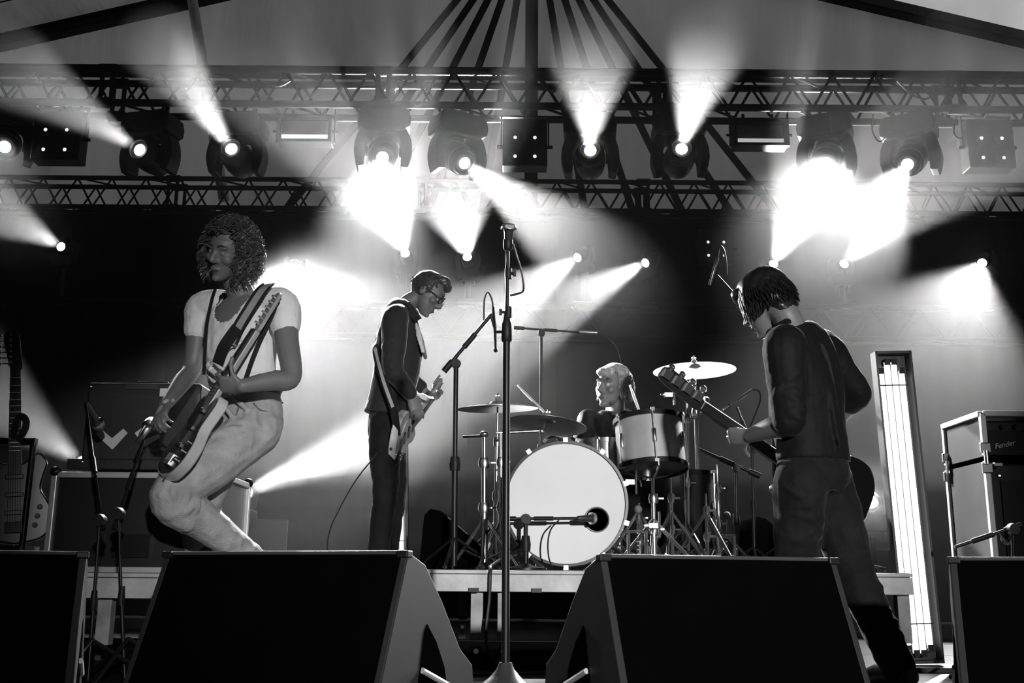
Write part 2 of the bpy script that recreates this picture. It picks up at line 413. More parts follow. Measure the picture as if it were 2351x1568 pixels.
HEADS = [
    # px, py, aim(px,py,Y), power, deg, label
    (345, 360, (160, 240, 7.1), 1700, 24, 'moving lamp between left blinder and left strobe, beam thrown up left'),
    (545, 362, (420, 180, 6.9), 1600, 22, 'moving lamp just left of the left strobe, beam thrown up left'),
    (880, 350, (850, 560, 6.4), 2000, 26, 'moving lamp right of the left strobe, glaring white straight down'),
    (1050, 362, (1260, 520, 7.0), 3000, 19, 'moving lamp left of the middle blinder, beam slanting down right'),
    (1355, 365, (1357, 190, 6.9), 1100, 26, 'moving lamp right of the middle blinder, beam pointing straight up'),
    (1560, 362, (1605, 180, 6.9), 1600, 24, 'moving lamp left of the right strobe, beam thrown up'),
    (1898, 365, (1850, 560, 6.2), 1300, 32, 'moving lamp right of the right strobe, glaring white downward'),
    (2092, 365, (1930, 600, 6.6), 1800, 24, 'moving lamp left of the right blinder, bright beam slanting down left'),
    (12, 330, (-20, 460, 6.4), 130, 24, 'moving lamp cut off by the left frame edge on front truss'),
]
for px, py, a, pw, dg, lb in HEADS:
    moving_head(px, py, TY + 0.12, P(*a), lb, pw * K, dg, group=G1)
G2 = 'small rear lamps on the back lamp truss'
REAR = [
    (150, 572, (-40, 465, 8.8), 1300, 26, 'small rear lamp at far left sending a beam up left'),
    (610, 632, (745, 795, 7.9), 1900, 34, 'small rear lamp glowing behind the curly-haired guitarist\'s shoulder'),
    (680, 612, (840, 680, 9.0), 1500, 15, 'small rear lamp right of the curly-haired guitarist, beam slanting down right'),
    (934, 592, (875, 430, 9.0), 1700, 36, 'small rear lamp above the jacketed guitarist, beam fanning up left'),
    (1075, 600, (1040, 440, 9.0), 1400, 38, 'small rear lamp left of the tall microphone stand, beam fanning straight up'),
    (1335, 585, (1165, 700, 9.3), 1900, 26, 'small rear lamp right of the tall microphone, beam spreading down left'),
    (1492, 598, (1270, 715, 9.2), 2600, 21, 'small rear lamp above the drummer, strong beam slanting down left'),
    (1771, 616, (1850, 450, 9.0), 1500, 32, 'small rear lamp above the bassist\'s head, beam fanning up right'),
    (1930, 614, (2060, 480, 9.0), 1500, 28, 'small rear lamp right of the bassist\'s head, beam fanning up right'),
    (2258, 598, (2160, 780, 8.6), 1200, 30, 'small rear lamp above the fluorescent panel, glaring down left'),
]
for px, py, a, pw, dg, lb in REAR:
    r_ = moving_head(px, py, LY + 0.1, P(*a), lb, pw * K, dg, hang=False, sc=0.55, lens_r=0.085, group=G2)
    MB().cyl((r_.location.x, LY + 0.1, LZT + 0.02), (r_.location.x, LY + 0.1, r_.location.z + 0.02), 0.03, 10).build('mounting_post', BLACKM, r_, True)
    MB().box((r_.location.x, LY + 0.1, LZT + 0.026), (0.2, 0.3, 0.012)).build('mounting_plate', BLACKM, r_)
G3 = 'low lamps standing on the stage floor behind the band'
LOW = [
    (545, 1138, 7.6, (780, 1040, 7.0), 4200, 20, 'low floor lamp right of the curly-haired guitarist\'s legs, beam to the right'),
    (1998, 1152, 7.8, (2020, 1150, 5.5), 260, 30, 'low floor lamp glowing between the bassist and the fluorescent panel'),
    (205, 1075, 7.6, (40, 950, 6.9), 900, 34, 'low floor lamp hidden behind the left combo amplifier'),
]
for px, py, Y, a, pw, dg, lb in LOW:
    rt_ = moving_head(px, py, Y, P(*a), lb, pw * K, dg, hang=False, sc=0.6, lens_r=0.085, group=G3)
    b = P(px, py, Y); m = MB(); m.cyl((b.x, b.y, 0.02), (b.x, b.y, b.z - 0.26), 0.02, 10); m.build('stand_pole', BLACKM, rt_, True)
    MB().box((b.x, b.y, 0.012), (0.34, 0.34, 0.024)).build('stand_plate', BLACKM, rt_)

# ---- four-cell blinders and strobes on the front truss
CELL = emat('dim_blinder_bulb', 0.9)
CELLG = mat('blinder_reflector', 0.12, 0.25, metal=0.8)
def blinder(px, py, wpx, hpx, Y, label, hangz=None):
    c = P(px, py, Y); k = 1 / (pxm(Y) * 0.94); w, h = wpx * k, hpx * k
    root = thing('four_cell_blinder', c + V(0, 0, h / 2), label, 'stage lamp', 'four-cell blinder lamps')
    m = MB(); m.box(c, (w, 0.16, h)); bd = m.build('housing', BLACKP, root, bevel=0.008)
    for sx in (-1, 1):
        m = MB(); x = c.x + sx * (w / 2 + 0.012); t = c.z + h / 2 + 0.05
        m.box((x, c.y, (t + c.z - 0.02) / 2), (0.012, 0.035, t - c.z + 0.02)); m.build('yoke_arm', BLACKM, root)
        MB().cyl((x - 0.02 * sx, c.y, c.z - 0.01), (x + 0.035 * sx, c.y, c.z - 0.01), 0.016, 8).build('yoke_knob', BLACKM, root)
    MB().box((c.x, c.y, c.z + h / 2 + 0.05), (w + 0.05, 0.035, 0.012)).build('yoke_bar', BLACKM, root)
    hz_ = hangz or FZB
    MB().cyl((c.x, c.y, c.z + h / 2 + .05), (c.x, c.y if hangz else TY, hz_), 0.018, 8).build('hanging_clamp', BLACKM, root, True)
    for sx in (-1, 1):
        for z0 in (-0.28, 0.12):
            q = V(c.x + sx * w * 0.22, c.y - 0.081, c.z + z0 * h - 0.01)
            ce = MB().lathe([(0.055, 0.0), (0.05, 0.006), (0.02, -0.01), (0.004, -0.012)], q, V(0, -1, 0), 20).build('lamp_cell', CELLG, root, True)
            MB().ell(q + V(0, -0.012, -0.006), (0.016, 0.012, 0.016), None, 10, 6).build('bulb', CELL, ce, True)
            MB().lathe([(0.05, 0.0), (0.058, 0.004), (0.058, 0.012), (0.05, 0.014)], q, V(0, -1, 0), 20).build('bezel', BLACKP, ce, True)
    return root
blinder(139, 318, 108, 118, TY + 0.1, 'black four-cell blinder near the left end of front truss')
blinder(1205, 335, 100, 112, TY + 0.1, 'black four-cell blinder in the middle of front truss')
blinder(2266, 337, 104, 116, TY + 0.1, 'black four-cell blinder near the right end of front truss')
blinder(1640, 568, 78, 76, RY + 0.02, 'hazy four-cell blinder behind the drum overhead microphone', RZB)
def strobe(px, py, Y, tube, label):
    c = P(px, py, Y); k = 1 / (pxm(Y) * 0.94); w, h = 122 * k, 64 * k
    root = thing('strobe_lamp', c + V(0, 0, h / 2), label, 'stage lamp', 'strobe lamps on the front truss')
    m = MB(); m.box(c + V(0, 0.08, 0), (w, 0.1, h)); m.build('housing', BLACKP, root, bevel=0.006)
    for z, hh, nm in ((h / 2 - 0.012, 0.024, 'rim'), (-h / 2 + 0.012, 0.024, 'rim')):
        MB().box(c + V(0, 0.01, z), (w, 0.06, hh)).build(nm, BLACKP, root)
    for sx in (-1, 1):
        MB().box(c + V(sx * (w / 2 - 0.014), 0.01, 0), (0.028, 0.06, h)).build('rim', BLACKP, root)
        MB().box(c + V(sx * (w / 2 + 0.018), 0.05, 0.05), (0.01, 0.04, h + 0.06)).build('yoke_arm', BLACKM, root)
        MB().cyl(c + V(sx * w / 2, 0.05, 0), c + V(sx * (w / 2 + 0.05), 0.05, 0), 0.012, 8).build('yoke_knob', BLACKM, root)
    for sx in (-1, 1): MB().cyl(c + V(sx * .12, .08, h / 2 - .01), V(c.x + sx * .12, c.y + .08, FZB), .014, 8).build('hanging_clamp', BLACKM, root, True)
    MB().prism([c + V(-w / 2 + .03, .028, h / 2 - .03), c + V(w / 2 - .03, .028, h / 2 - .03), c + V(w / 2 - .03, .02, -h / 2 + .06), c + V(-w / 2 + .03, .02, -h / 2 + .06)], V(0, 0.004, 0)).build('reflector', mat('strobe_reflector', 0.3, 0.3, metal=0.7), root)
    MB().cyl(c + V(-w / 2 + .035, .008, -h / 2 + .05), c + V(w / 2 - .035, .008, -h / 2 + .05), 0.019, 12).build('flash_tube', tube, root, True)
strobe(700, 296, TY + 0.05, emat('lit_flash_tube', 1.4), 'black strobe lamp with glowing tube on front truss, left of centre')
strobe(1746, 305, TY + 0.05, emat('half_lit_flash_tube', 0.45), 'black strobe lamp with glowing tube on front truss, right of centre')
# ------------------------------------------------------------------ risers
LRY, LRZ = 4.2, 0.398            # left riser front and top
DRY, DRZ = 4.75, 0.425           # drum riser front and top
XSPL = P(935, 1310, 4.3).x
XDR = P(2096, 1335, DRY).x
LEGW = mat('pale_leg_wood', 0.33, 0.6, var=0.3, scale=12)
def riser(name, label, x0, x1, y0, y1, z, legs, edge=0.095):
    root = thing(name, V((x0 + x1) / 2, (y0 + y1) / 2, 0), label, 'stage riser')
    MB().box(((x0 + x1) / 2, y0 + 0.014, z - 0.02 - (edge - .02) / 2), (x1 - x0, 0.028, edge - 0.02)).build('front_board', WOODP, root, bevel=0.003)
    MB().box(((x0 + x1) / 2, y0 + 0.012, z - 0.010), (x1 - x0, 0.034, 0.016)).build('front_lip', WOODP, root, bevel=0.003)
    for x in (x0 + 0.014, x1 - 0.014):
        MB().box((x, (y0 + y1) / 2, z - edge / 2 - 0.004), (0.028, y1 - y0 - 0.06, edge - 0.012)).build('side_board', WOODP, root)
    MB().box(((x0 + x1) / 2, y1 - 0.014, z - edge / 2 - 0.004), (x1 - x0, 0.028, edge - 0.012)).build('back_board', WOODP, root)
    nx = max(1, round((x1 - x0) / 1.0)); w = (x1 - x0) / nx
    for i in range(nx):
        for j in range(2):
            d = (y1 - y0 - 0.04) / 2
            MB().box((x0 + (i + .5) * w, y0 + 0.036 + (j + .5) * d, z - 0.011), (w - 0.004, d - 0.004, 0.022)).build('deck_panel', DECKBLK, root)
    for (x, y) in legs:
        MB().box((x, y, (z - edge + 0.09) / 2 + 0.03), (0.055, 0.055, z - edge - 0.09)).build('leg', LEGW, root, bevel=0.003)
        MB().box((x, y, 0.045), (0.046, 0.046, 0.09)).build('leg_foot', BLACKM, root)
        MB().cyl((x, y - 0.028, 0.075), (x, y - 0.05, 0.075), 0.012, 8).build('foot_bolt', CHROME, root)
    return root
def px2x(px, Y, py=1340): return P(px, py, Y).x
l1, l2 = px2x(1096, DRY + .08), px2x(1157, DRY + .08)
dr = riser('drum_riser', 'pale-edged platform on square legs under the drum kit', XSPL + 0.01, XDR, DRY, 7.3, DRZ,
      [(l1, DRY + .075), (l2, DRY + .075), (px2x(2066, DRY + .08), DRY + .075), (XDR - .06, 7.2), (XSPL + .1, 7.2), (0.6, 7.2)])
for px in (1088, 1232):
    x = px2x(px, DRY); MB().box((x, DRY - 0.006, DRZ - 0.088), (0.045, 0.014, 0.018)).build('joining_bracket', BLACKM, dr)
lr = riser('guitar_riser', 'pale-edged platform on the left under the two guitarists', -4.0, XSPL - 0.01, LRY, 7.2, LRZ,
      [(-3.9, 4.3), (px2x(250, 4.28), 4.28), (-1.0, 4.3), (XSPL - .1, 4.3), (-3.9, 7.1), (-2, 7.1), (XSPL - .1, 7.1)], 0.098)

# ------------------------------------------------------------------ floor monitors
def wedge(label, a, b, Y, ztop, yaw=0.0, depth=0.52, side=CARPETB, hole=0, name='floor_monitor', dtop=0.10):
    """a, b: pixel columns of the top rear edge; rear panel leans, baffle slopes away from the camera"""
    pa, pb = P(a, 1275, Y - yaw * .35), P(b, 1275, Y + yaw * .35)
    w = math.hypot(pb.x - pa.x, pb.y - pa.y); cx = (pa.x + pb.x) / 2
    root = thing(name, V(cx, Y, 0), label, 'floor monitor', 'floor monitors facing the band')
    Rz = Matrix.Rotation(yaw, 3, 'Z')
    g0 = 0.0
    def L(x, y, z): return V(cx, Y, 0) + Rz @ V(x, y, z)
    # side profile in (y, z): rear bottom, rear top, baffle curve, front bottom
    prof = [(-0.16, 0.012), (0.0, ztop - 0.006), (0.012, ztop), (dtop, ztop - 0.03), (0.2, ztop * 0.72), (0.32, ztop * 0.42), (0.40, 0.14), (0.42, 0.012)]
    hw = w / 2
    m = MB(); m.prism([L(-hw + .02, y, z) for y, z in prof], Rz @ V(w - .04, 0, 0)); bd = m.build('cabinet', CARPETB, root)
    SIDE = mat('grey_monitor_side', 0.026, 0.6, spec=0.2)
    for sg in (-1, 1):
        m = MB(); m.prism([L(sg * hw, y, z) for y, z in prof], Rz @ V(-sg * 0.022, 0, 0)); sp = m.build('side_panel', SIDE, root, bevel=0.004)
        # handle pocket: flat black plate painting the shade inside, with a steel bar
        tri = [(0.115, 0.27), (0.10, 0.25), (0.06, 0.06), (0.25, 0.06), (0.22, 0.15), (0.17, 0.22)]
        k = ztop / 0.46
        MB().prism([L(sg * (hw + .0015), y, z * k) for y, z in tri], Rz @ V(-sg * 0.003, 0, 0)).build('handle_shade', mat('pocket_shade_black', 0.002, 0.95, spec=0.0), sp)
        MB().cyl(L(sg * (hw + .006), 0.085, 0.15 * k), L(sg * (hw + .006), 0.235, 0.10 * k), 0.008, 8).build('handle_bar', ALU, sp, True)
    m = MB(); m.tube([L(-hw + .01, 0.004, ztop), L(hw - .01, 0.004, ztop)], 0.006, 8); m.build('edge_trim', mat('paler_edge', 0.05, 0.5), root, True)  # thin trim tube, paler than the cabinet
    # perforated grille on the baffle and corner blocks
    m = MB(); m.prism([L(-hw + .04, y + .012, z + .008) for y, z in prof[3:7]] + [L(-hw + .04, y + .004, z + .002) for y, z in reversed(prof[3:7])], Rz @ V(w - .08, 0, 0)); m.build('grille', BLACKM, root)
    for sg in (-1, 1):
        MB().box(L(sg * (hw - .012), 0.004, ztop - 0.004), (0.035, 0.03, 0.02), Rz).build('corner_block', ALU if name == 'x' else BLACKP, root, bevel=0.004)
    return root
ZW = P(1175, 1273, 2.95).z
wedge('black floor monitor at the front left of centre, grey curved side towards the mic stand', 368, 945, 2.98, ZW, -0.42)
wedge('black floor monitor at the front right of centre, below the bassist', 1376, 1922, 2.98, ZW - .004, 0.34)
wedge('black floor monitor cut off by the left frame edge', -420, 200, 2.95, ZW - .004, 0.33)
wedge('black floor monitor cut off by the right frame edge', 2178, 2760, 2.95, ZW, -0.36)
# a smaller one on the drum riser beside the drummer, turned sideways
def small_wedge(label, px0, px1, Y, ytop, zb):
    c = P((px0 + px1) / 2, 1290, Y); w = P(px1, 1290, Y).x - P(px0, 1290, Y).x; h = P(px0, ytop, Y).z - zb
    root = thing('floor_monitor', V(c.x, Y, zb), label, 'floor monitor', 'floor monitors facing the band')
    x0 = c.x - w / 2
    prof = [(x0, zb + .004), (x0 + .02, zb + h * .9), (x0 + .05, zb + h), (x0 + w * .3, zb + h * .97), (x0 + w, zb + h * .35), (x0 + w, zb + .004)]
    MB().prism([V(x, Y, z) for x, z in prof], V(0, 0.5, 0)).build('cabinet', CARPETB, root, bevel=0.006)
    MB().prism([V(x0 + w * .31, Y + .03, zb + h * .985), V(x0 + w * .98, Y + .03, zb + h * .38), V(x0 + w * .98, Y + .03, zb + h * .36), V(x0 + w * .31, Y + .03, zb + h * .965)], V(0, 0.44, 0)).build('grille', mat('grey_grille', 0.06, 0.5), root)
small_wedge('small black floor monitor on the riser left of the bass drum', 962, 1112, 5.5, 1168, DRZ)
small_wedge('hazy dark floor monitor behind the bassist on the drum riser', 1725, 1850, 6.6, 1185, DRZ)

# ------------------------------------------------------------------ microphones and stands
MICB = mat('mic_body', 0.03, 0.4); MICG = mat('mic_grille', 0.5, 0.35, metal=0.9, bump=0.5, bscale=400)
def tripod(root, b, r=0.24, mm=None, h=0.16, yaw=0.4):
    for k in range(3):
        a = yaw + k * 2.094
        MB().cyl(V(b.x, b.y, b.z + h), V(b.x + r * math.cos(a), b.y + r * math.sin(a), b.z + 0.012), 0.008, 8).build('tripod_leg', mm or BLACKM, root, True)
        MB().ell(V(b.x + r * math.cos(a), b.y + r * math.sin(a), b.z + 0.012), (0.014, 0.014, 0.012), None, 8, 5).build('rubber_foot', RUBBER, root)
def mic(name, label, tail, head, kind='dynamic', group=None):
    tail, head = Vector(tail), Vector(head); d = (head - tail).normalized(); L = (head - tail).length
    root = thing(name, tail, label, 'microphone', group)
    if kind == 'dynamic':
        MB().lathe([(0.009, 0), (0.012, 0.004), (0.0165, L * 0.6), (0.019, L * 0.7)], tail, d, 14).build('handle', MICB, root, True)
        MB().lathe([(0.019, L * .7), (0.026, L * .74), (0.028, L * .82), (0.024, L * .93), (0.01, L)], tail, d, 14).build('grille', MICG, root, True)
        MB().lathe([(0.02, L * .69), (0.0285, L * .72), (0.0285, L * .75), (0.02, L * .76)], tail, d, 14).build('ring', CHROME, root, True)
    else:
        MB().lathe([(0.009, 0), (0.0105, .01), (0.0105, L * .97), (0.006, L)], tail, d, 12).build('barrel', mat('pencil_mic_metal', 0.5, 0.3, metal=0.9), root, True)
        MB().lathe([(0.0112, L * .78), (0.0112, L * .8)], tail, d, 12).build('ring', BLACKM, root, True)
    return root
# --- the tall straight stand at centre front with its microphone
Y = 3.42
b = P(1160, 1590, Y); b = V(b.x, Y, 0.0)
top = P(1166, 572, Y)
MS = thing('microphone_stand', b, 'tall straight black microphone stand with round base at centre front', 'microphone stand')
MB().lathe([(0.125, 0), (0.125, 0.02), (0.10, 0.045), (0.05, 0.085), (0.028, 0.11), (0.02, 0.13)], b, V(0, 0, 1), 32).build('round_base', mat('satin_black_iron', 0.05, 0.25, coat=0.3), MS, True)
MB().cyl(b + V(0, 0, .1), P(1163, 770, Y), 0.0125, 14).build('lower_tube', BLACKM, MS, True)
MB().cyl(P(1163, 772, Y), top, 0.0065, 12).build('upper_tube', BLACKM, MS, True)
MB().lathe([(0.014, 0), (0.018, .005), (0.018, .06), (0.013, .075), (0.009, .1)], P(1163, 785, Y), V(0, 0, 1), 14).build('height_clutch', BLACKP, MS, True)
for py, sx, L in ((717, -1, .026), (628, 1, .022)):
    c = P(1167, py, Y)
    MB().lathe([(0.012, -.018), (0.012, .018)], c, V(0, 0, 1), 10).build('collar', BLACKP, MS, True)
    MB().cyl(c, c + V(sx * L, -0.004, 0), 0.005, 8).build('wing_knob', BLACKP, MS, True)
    MB().box(c + V(sx * L, -0.004, 0), (0.01, 0.008, 0.022)).build('wing_knob', BLACKP, MS, bevel=.002)
c = P(1163, 762, Y)
MB().cyl(c, P(1137, 762, Y), 0.005, 8).build('side_arm', BLACKM, MS, True)
MB().tube([P(1133, 705, Y), P(1137, 762, Y), P(1138, 803, Y)], [0.004, .005, .004], 8).build('side_clip', BLACKM, MS, True)
MB().ell(P(1138, 804, Y), (0.008, .008, .008), None, 8, 6).build('clip_ball', BLACKM, MS)
MB().lathe([(0.011, 0), (0.016, .006), (0.017, .035), (0.013, .045)], P(1166, 575, Y), V(0.02, 0, 1), 12).build('mic_clip', BLACKP, MS, True)
MIC1 = mic('vocal_microphone', 'vocal microphone with silver ball grille on top of the tall centre stand', P(1167, 562, Y), P(1169, 513, Y - .02))
cable('microphone_cable', 'thin cable looping from the vocal microphone down its tall stand',
      [P(1178, 560, Y), P(1187, 590, Y), P(1199, 630, Y + .02), P(1202, 665, Y + .02), P(1190, 674, Y), P(1172, 678, Y - .012)], 0.0035)
# --- boom stand left of it, on the drum riser
def boom_stand(label, foot, top, b0, b1, mm=BLACKM, rp=0.011, rb=0.007, legs=True, name='microphone_boom_stand'):
    foot, top, b0, b1 = map(Vector, (foot, top, b0, b1))
    root = thing(name, foot, label, 'microphone stand', 'boom microphone stands')
    mid = foot.lerp(top, 0.5)
    MB().cyl(foot + V(0, 0, .02), mid, rp, 12).build('lower_tube', mm, root, True)
    MB().cyl(mid, top, rp * .72, 12).build('upper_tube', mm, root, True)
    MB().lathe([(rp * 1.5, -.03), (rp * 1.7, 0), (rp * 1.3, .04)], mid, V(0, 0, 1), 12).build('height_clutch', BLACKP, root, True)
    d = (b1 - b0).normalized()
    MB().cyl(b0, b1, rb, 10).build('boom_arm', mm, root, True)
    MB().lathe([(0.022, -.02), (0.026, 0), (0.022, .02)], top, V(0, 1, 0), 12).build('boom_clutch', BLACKP, root, True)
    MB().cyl(b0, b0 + d * .07, rb * 1.8, 10).build('counterweight', BLACKP, root, True)
    q = b0.lerp(b1, .42); MB().cyl(q, q + d * .09, rb * 1.6, 10).build('arm_sleeve', BLACKP, root, True)
    if legs: tripod(root, foot, mm=mm)
    return root
Y = 5.25
boom_stand('black boom stand on the drum riser left of the tall stand', V(P(1042, 1300, Y).x, Y, DRZ), P(1047, 835, Y), P(1019, 853, Y), P(1128, 722, Y - .02), rp=0.017, rb=0.009)
cable('microphone_cable', 'thin cable arching over the end of the left boom stand', [P(1132, 722, Y), P(1130, 690, Y), P(1120, 671, Y), P(1112, 690, Y), P(1111, 735, Y)], 0.0045)
mic('boom_microphone', 'slim black microphone on the end of the left boom stand', P(1128, 722, Y - .02), P(1137, 752, Y - .05), 'pencil')
# --- overhead T-bar behind the cymbals
Y = 6.9
boom_stand('hazy boom stand with level arm behind the cymbals', V(P(1238, 1290, Y).x, Y, DRZ), P(1243, 765, Y), P(1180, 752, Y), P(1345, 764, Y), rp=0.014)
mic('overhead_microphone', 'small overhead microphone on the level boom arm left of drummer', P(1330, 762, Y), P(1372, 764, Y), 'pencil')
cable('microphone_cable', 'cable curving from the level boom arm down behind the drummer', [P(1370, 764, Y), P(1400, 778, Y), P(1420, 805, Y), P(1428, 850, Y + .1), P(1430, 930, Y + .1)], 0.006)
# --- overhead mic right, its stand mostly behind the bassist
Y = 6.5
boom_stand('tall boom stand behind the bassist reaching up left of his head', V(P(1783, 1290, Y).x, Y, DRZ), P(1772, 770, Y), P(1800, 800, Y), P(1647, 632, Y), rp=0.015)
mic('overhead_microphone', 'pencil microphone pointing down left of the bassist\'s head', P(1648, 590, Y - .05), P(1629, 655, Y - .05), 'pencil')
cable('microphone_cable', 'cable curling above the pencil microphone beside the bassist\'s head', [P(1648, 590, Y - .05), P(1652, 566, Y - .05), P(1661, 572, Y - .05), P(1667, 600, Y - .05), P(1668, 630, Y - .05)], 0.006)
# --- low stand right of the drums
Y = 6.2
boom_stand('low boom stand between the drum kit and the bassist', V(P(1690, 1290, Y).x, Y, DRZ), P(1690, 1075, Y), P(1745, 1093, Y), P(1602, 1030, Y), rp=0.013, rb=0.01)
boom_stand('thin boom stand behind the bassist\'s bass body', V(P(1732, 1290, Y + .3).x, Y + .3, DRZ), P(1726, 1010, Y + .3), P(1732, 1040, Y + .3), P(1692, 935, Y + .3), rp=0.011)
mic('tom_microphone', 'bright pencil microphone slanting above the bassist\'s forearm', P(1726, 895, Y + .25), P(1659, 942, Y + .15), 'pencil')
cable('microphone_cable', 'cable looping behind the bright slanting pencil microphone', [P(1726, 895, Y + .25), P(1742, 898, Y + .25), P(1745, 920, Y + .25), P(1734, 950, Y + .25), P(1720, 985, Y + .25)], 0.005)
# --- kick drum mic
Y = 4.88
boom_stand('short boom stand with level arm in front of the bass drum', V(P(1207, 1302, Y).x, Y, DRZ), P(1207, 1192, Y), P(1150, 1191, Y), P(1330, 1190, Y), rp=0.014, rb=0.0065, legs=False)
MB().lathe([(0.09, 0), (0.09, .01), (.03, .022), (.02, .03)], V(P(1207, 1302, Y).x, Y, DRZ), V(0, 0, 1), 24).build('round_base', BLACKM, bpy.data.objects['microphone_boom_stand.005'], True)
mic('kick_microphone', 'stubby black microphone at the bass drum port hole', P(1325, 1190, Y), P(1368, 1190, Y + .05))
cable('microphone_cable', 'cable hanging in an arc in front of the bass drum head', [P(1283, 1194, Y - .01), P(1265, 1215, Y - .01), P(1258, 1245, Y - .01), P(1260, 1280, Y - .01), P(1268, 1302, Y - .01)], 0.004)

# ------------------------------------------------------------------ drum kit
SHELL = mat('silver_drum_wrap', 0.62, 0.28, metal=0.35, var=0.12)
HEADW = mat('white_drum_head', 0.78, 0.55, var=0.05, scale=3)
HEADC = mat('clear_dark_head', 0.10, 0.3)
HOOPB = mat('black_hoop', 0.015, 0.3)
def drum(name, label, c, ax, r, depth, shell, front, hoop, lugs=8, back=None, port=None):
    c, ax = Vector(c), Vector(ax).normalized(); root = thing(name, c, label, 'drum')
    MB().lathe([(r * .985, 0), (r * .985, depth)], c, ax, 48, cap=False).build('shell', shell, root, True)
    x, y, d = frame(ax, V(0, 0, 1) if abs(ax.z) < .9 else V(0, 1, 0))
    for h0, hd, nm in ((0.0, front, 'front_head'), (depth, back or front, 'back_head')):
        sgn = -1 if h0 == 0 else 1
        MB().lathe([(r * 1.0, h0 - .022 * (h0 == 0) - .004 * (h0 > 0)), (r * 1.045, h0 - .022 * (h0 == 0) - .004 * (h0 > 0)), (r * 1.045, h0 + .004 * (h0 == 0) + .022 * (h0 > 0)), (r * 1.0, h0 + .004 * (h0 == 0) + .022 * (h0 > 0)), (r * 1.0, h0 - .022 * (h0 == 0) - .004 * (h0 > 0))], c, ax, 48, cap=False).build('hoop', hoop, root, True)
        if port and h0 == 0:
            # head with a real round hole: ring of quads between the rim and the port
            m = MB(); n = 64; pc = port[0]; pr = port[1]; R0 = [c - ax * .008 + (x * math.cos(2 * math.pi * k / n) + y * math.sin(2 * math.pi * k / n)) * r * .998 for k in range(n)]
            R1 = [pc + (x * math.cos(2 * math.pi * k / n) + y * math.sin(2 * math.pi * k / n)) * pr for k in range(n)]
            m.add(R0 + R1, [(k, (k + 1) % n, n + (k + 1) % n, n + k) for k in range(n)]); m.build(nm, hd, root)
            MB().tube([p - ax * .002 for p in R1], 0.004, 6, closed=True).build('port_ring', HOOPB, root, True)
        else:
            MB().lathe([(r * .999, h0 + sgn * .006), (r * .97, h0 + sgn * .010), (.002, h0 + sgn * .010)], c, ax, 48).build(nm, hd, root, True)
    for k in range(lugs):
        a = 2 * math.pi * (k + .5) / lugs; rd = x * math.cos(a) + y * math.sin(a)
        m = MB(); m.cyl(c + rd * (r * 1.06) - ax * .02, c + rd * (r * 1.06) + ax * (depth + .02), 0.0035, 6); m.build('tension_rod', CHROME, root, True)
        m = MB(); m.lathe([(.006, -.04), (.011, -.03), (.011, .03), (.006, .04)], c + rd * (r * 1.02) + ax * depth * .5, ax, 8); m.build('lug', CHROME, root, True)
        for h0 in (-.018, depth + .018):
            MB().box(c + rd * (r * 1.06) + ax * h0, (.022, .022, .016), Matrix((rd, ax.cross(rd), ax)).transposed()).build('claw', CHROME, root)
    return root
Yk = 5.02
ck = P(1299, 1163, Yk); rk = 0.283
ck.z = DRZ + rk * 1.06 + 0.014
bd = drum('bass_drum', 'bass drum with plain white front head and dark round port hole', ck, V(0.05, 1, 0), rk, 0.42, mat('dark_drum_wrap', 0.05, 0.25), HEADW, HOOPB, 10, HEADC, port=(P(1370, 1193, Yk - .008), 0.056))
MB().lathe([(rk * .9, 0.38), (.002, .38)], ck, V(0.05, 1, 0), 32).build('damping_pad', CLOTHB, bd)
for sx in (-1, 1):
    MB().cyl(ck + V(sx * .22, .08, -.2), V(ck.x + sx * .36, ck.y - .06, DRZ + .01), 0.009, 8).build('spur', CHROME, bd, True)
# rack tom on its own basket stand
ct = P(1497, 1072, 5.42); axt = V(-0.04, 0.17, 1).normalized()
drum('rack_tom', 'silver tom drum with black hoops right of the bass drum', ct, axt, 0.178, 0.235, SHELL, HEADC, HOOPB, 6, HEADW)
STN = {}
def stand(label, foot, top, r=0.0125, legs=True, r_leg=0.3, tri_h=0.2, name='cymbal_stand', yaw=.3, cat='drum stand'):
    foot, top = Vector(foot), Vector(top); root = thing(name, foot, label, cat, 'chrome drum hardware stands')
    L = top - foot
    MB().cyl(foot + L * .06, foot + L * .45, r, 14).build('lower_tube', CHROME, root, True)
    MB().cyl(foot + L * .44, foot + L * .78, r * .8, 12).build('middle_tube', CHROME, root, True)
    MB().cyl(foot + L * .77, top, r * .55, 10).build('upper_tube', CHROME, root, True)
    for t in (.45, .78):
        q = foot + L * t
        MB().lathe([(r * 1.5, -.025), (r * 1.8, 0), (r * 1.4, .025)], q, L, 12).build('memory_lock', CHROME, root, True)
        MB().box(q + V(r * 2.6, -.004, 0), (.03, .012, .012)).build('wing_nut', CHROME, root, bevel=.003)
    if legs:
        for k in range(3):
            a = yaw + k * 2.094; e = V(foot.x + r_leg * math.cos(a), foot.y + r_leg * math.sin(a), foot.z + .012)
            for o in (-.006, .006):
                MB().cyl(foot + V(0, 0, tri_h + .06 + o), e + V(0, 0, o), 0.0065, 6).build('tripod_leg', CHROME, root, True)
            MB().cyl(foot + V(0, 0, .05), (foot + V(0, 0, tri_h)).lerp(e, .55), 0.005, 6).build('leg_brace', CHROME, root, True)
            MB().ell(e, (.018, .018, .014), None, 8, 5).build('rubber_foot', RUBBER, root)
    return root
zf = DRZ
def foot(px, Y): return V(P(px, 1290, Y).x, Y, zf)
ts = stand('basket stand carrying the silver tom', foot(1502, 5.4), ct - axt * .06, 0.015, r_leg=.26, name='tom_stand')
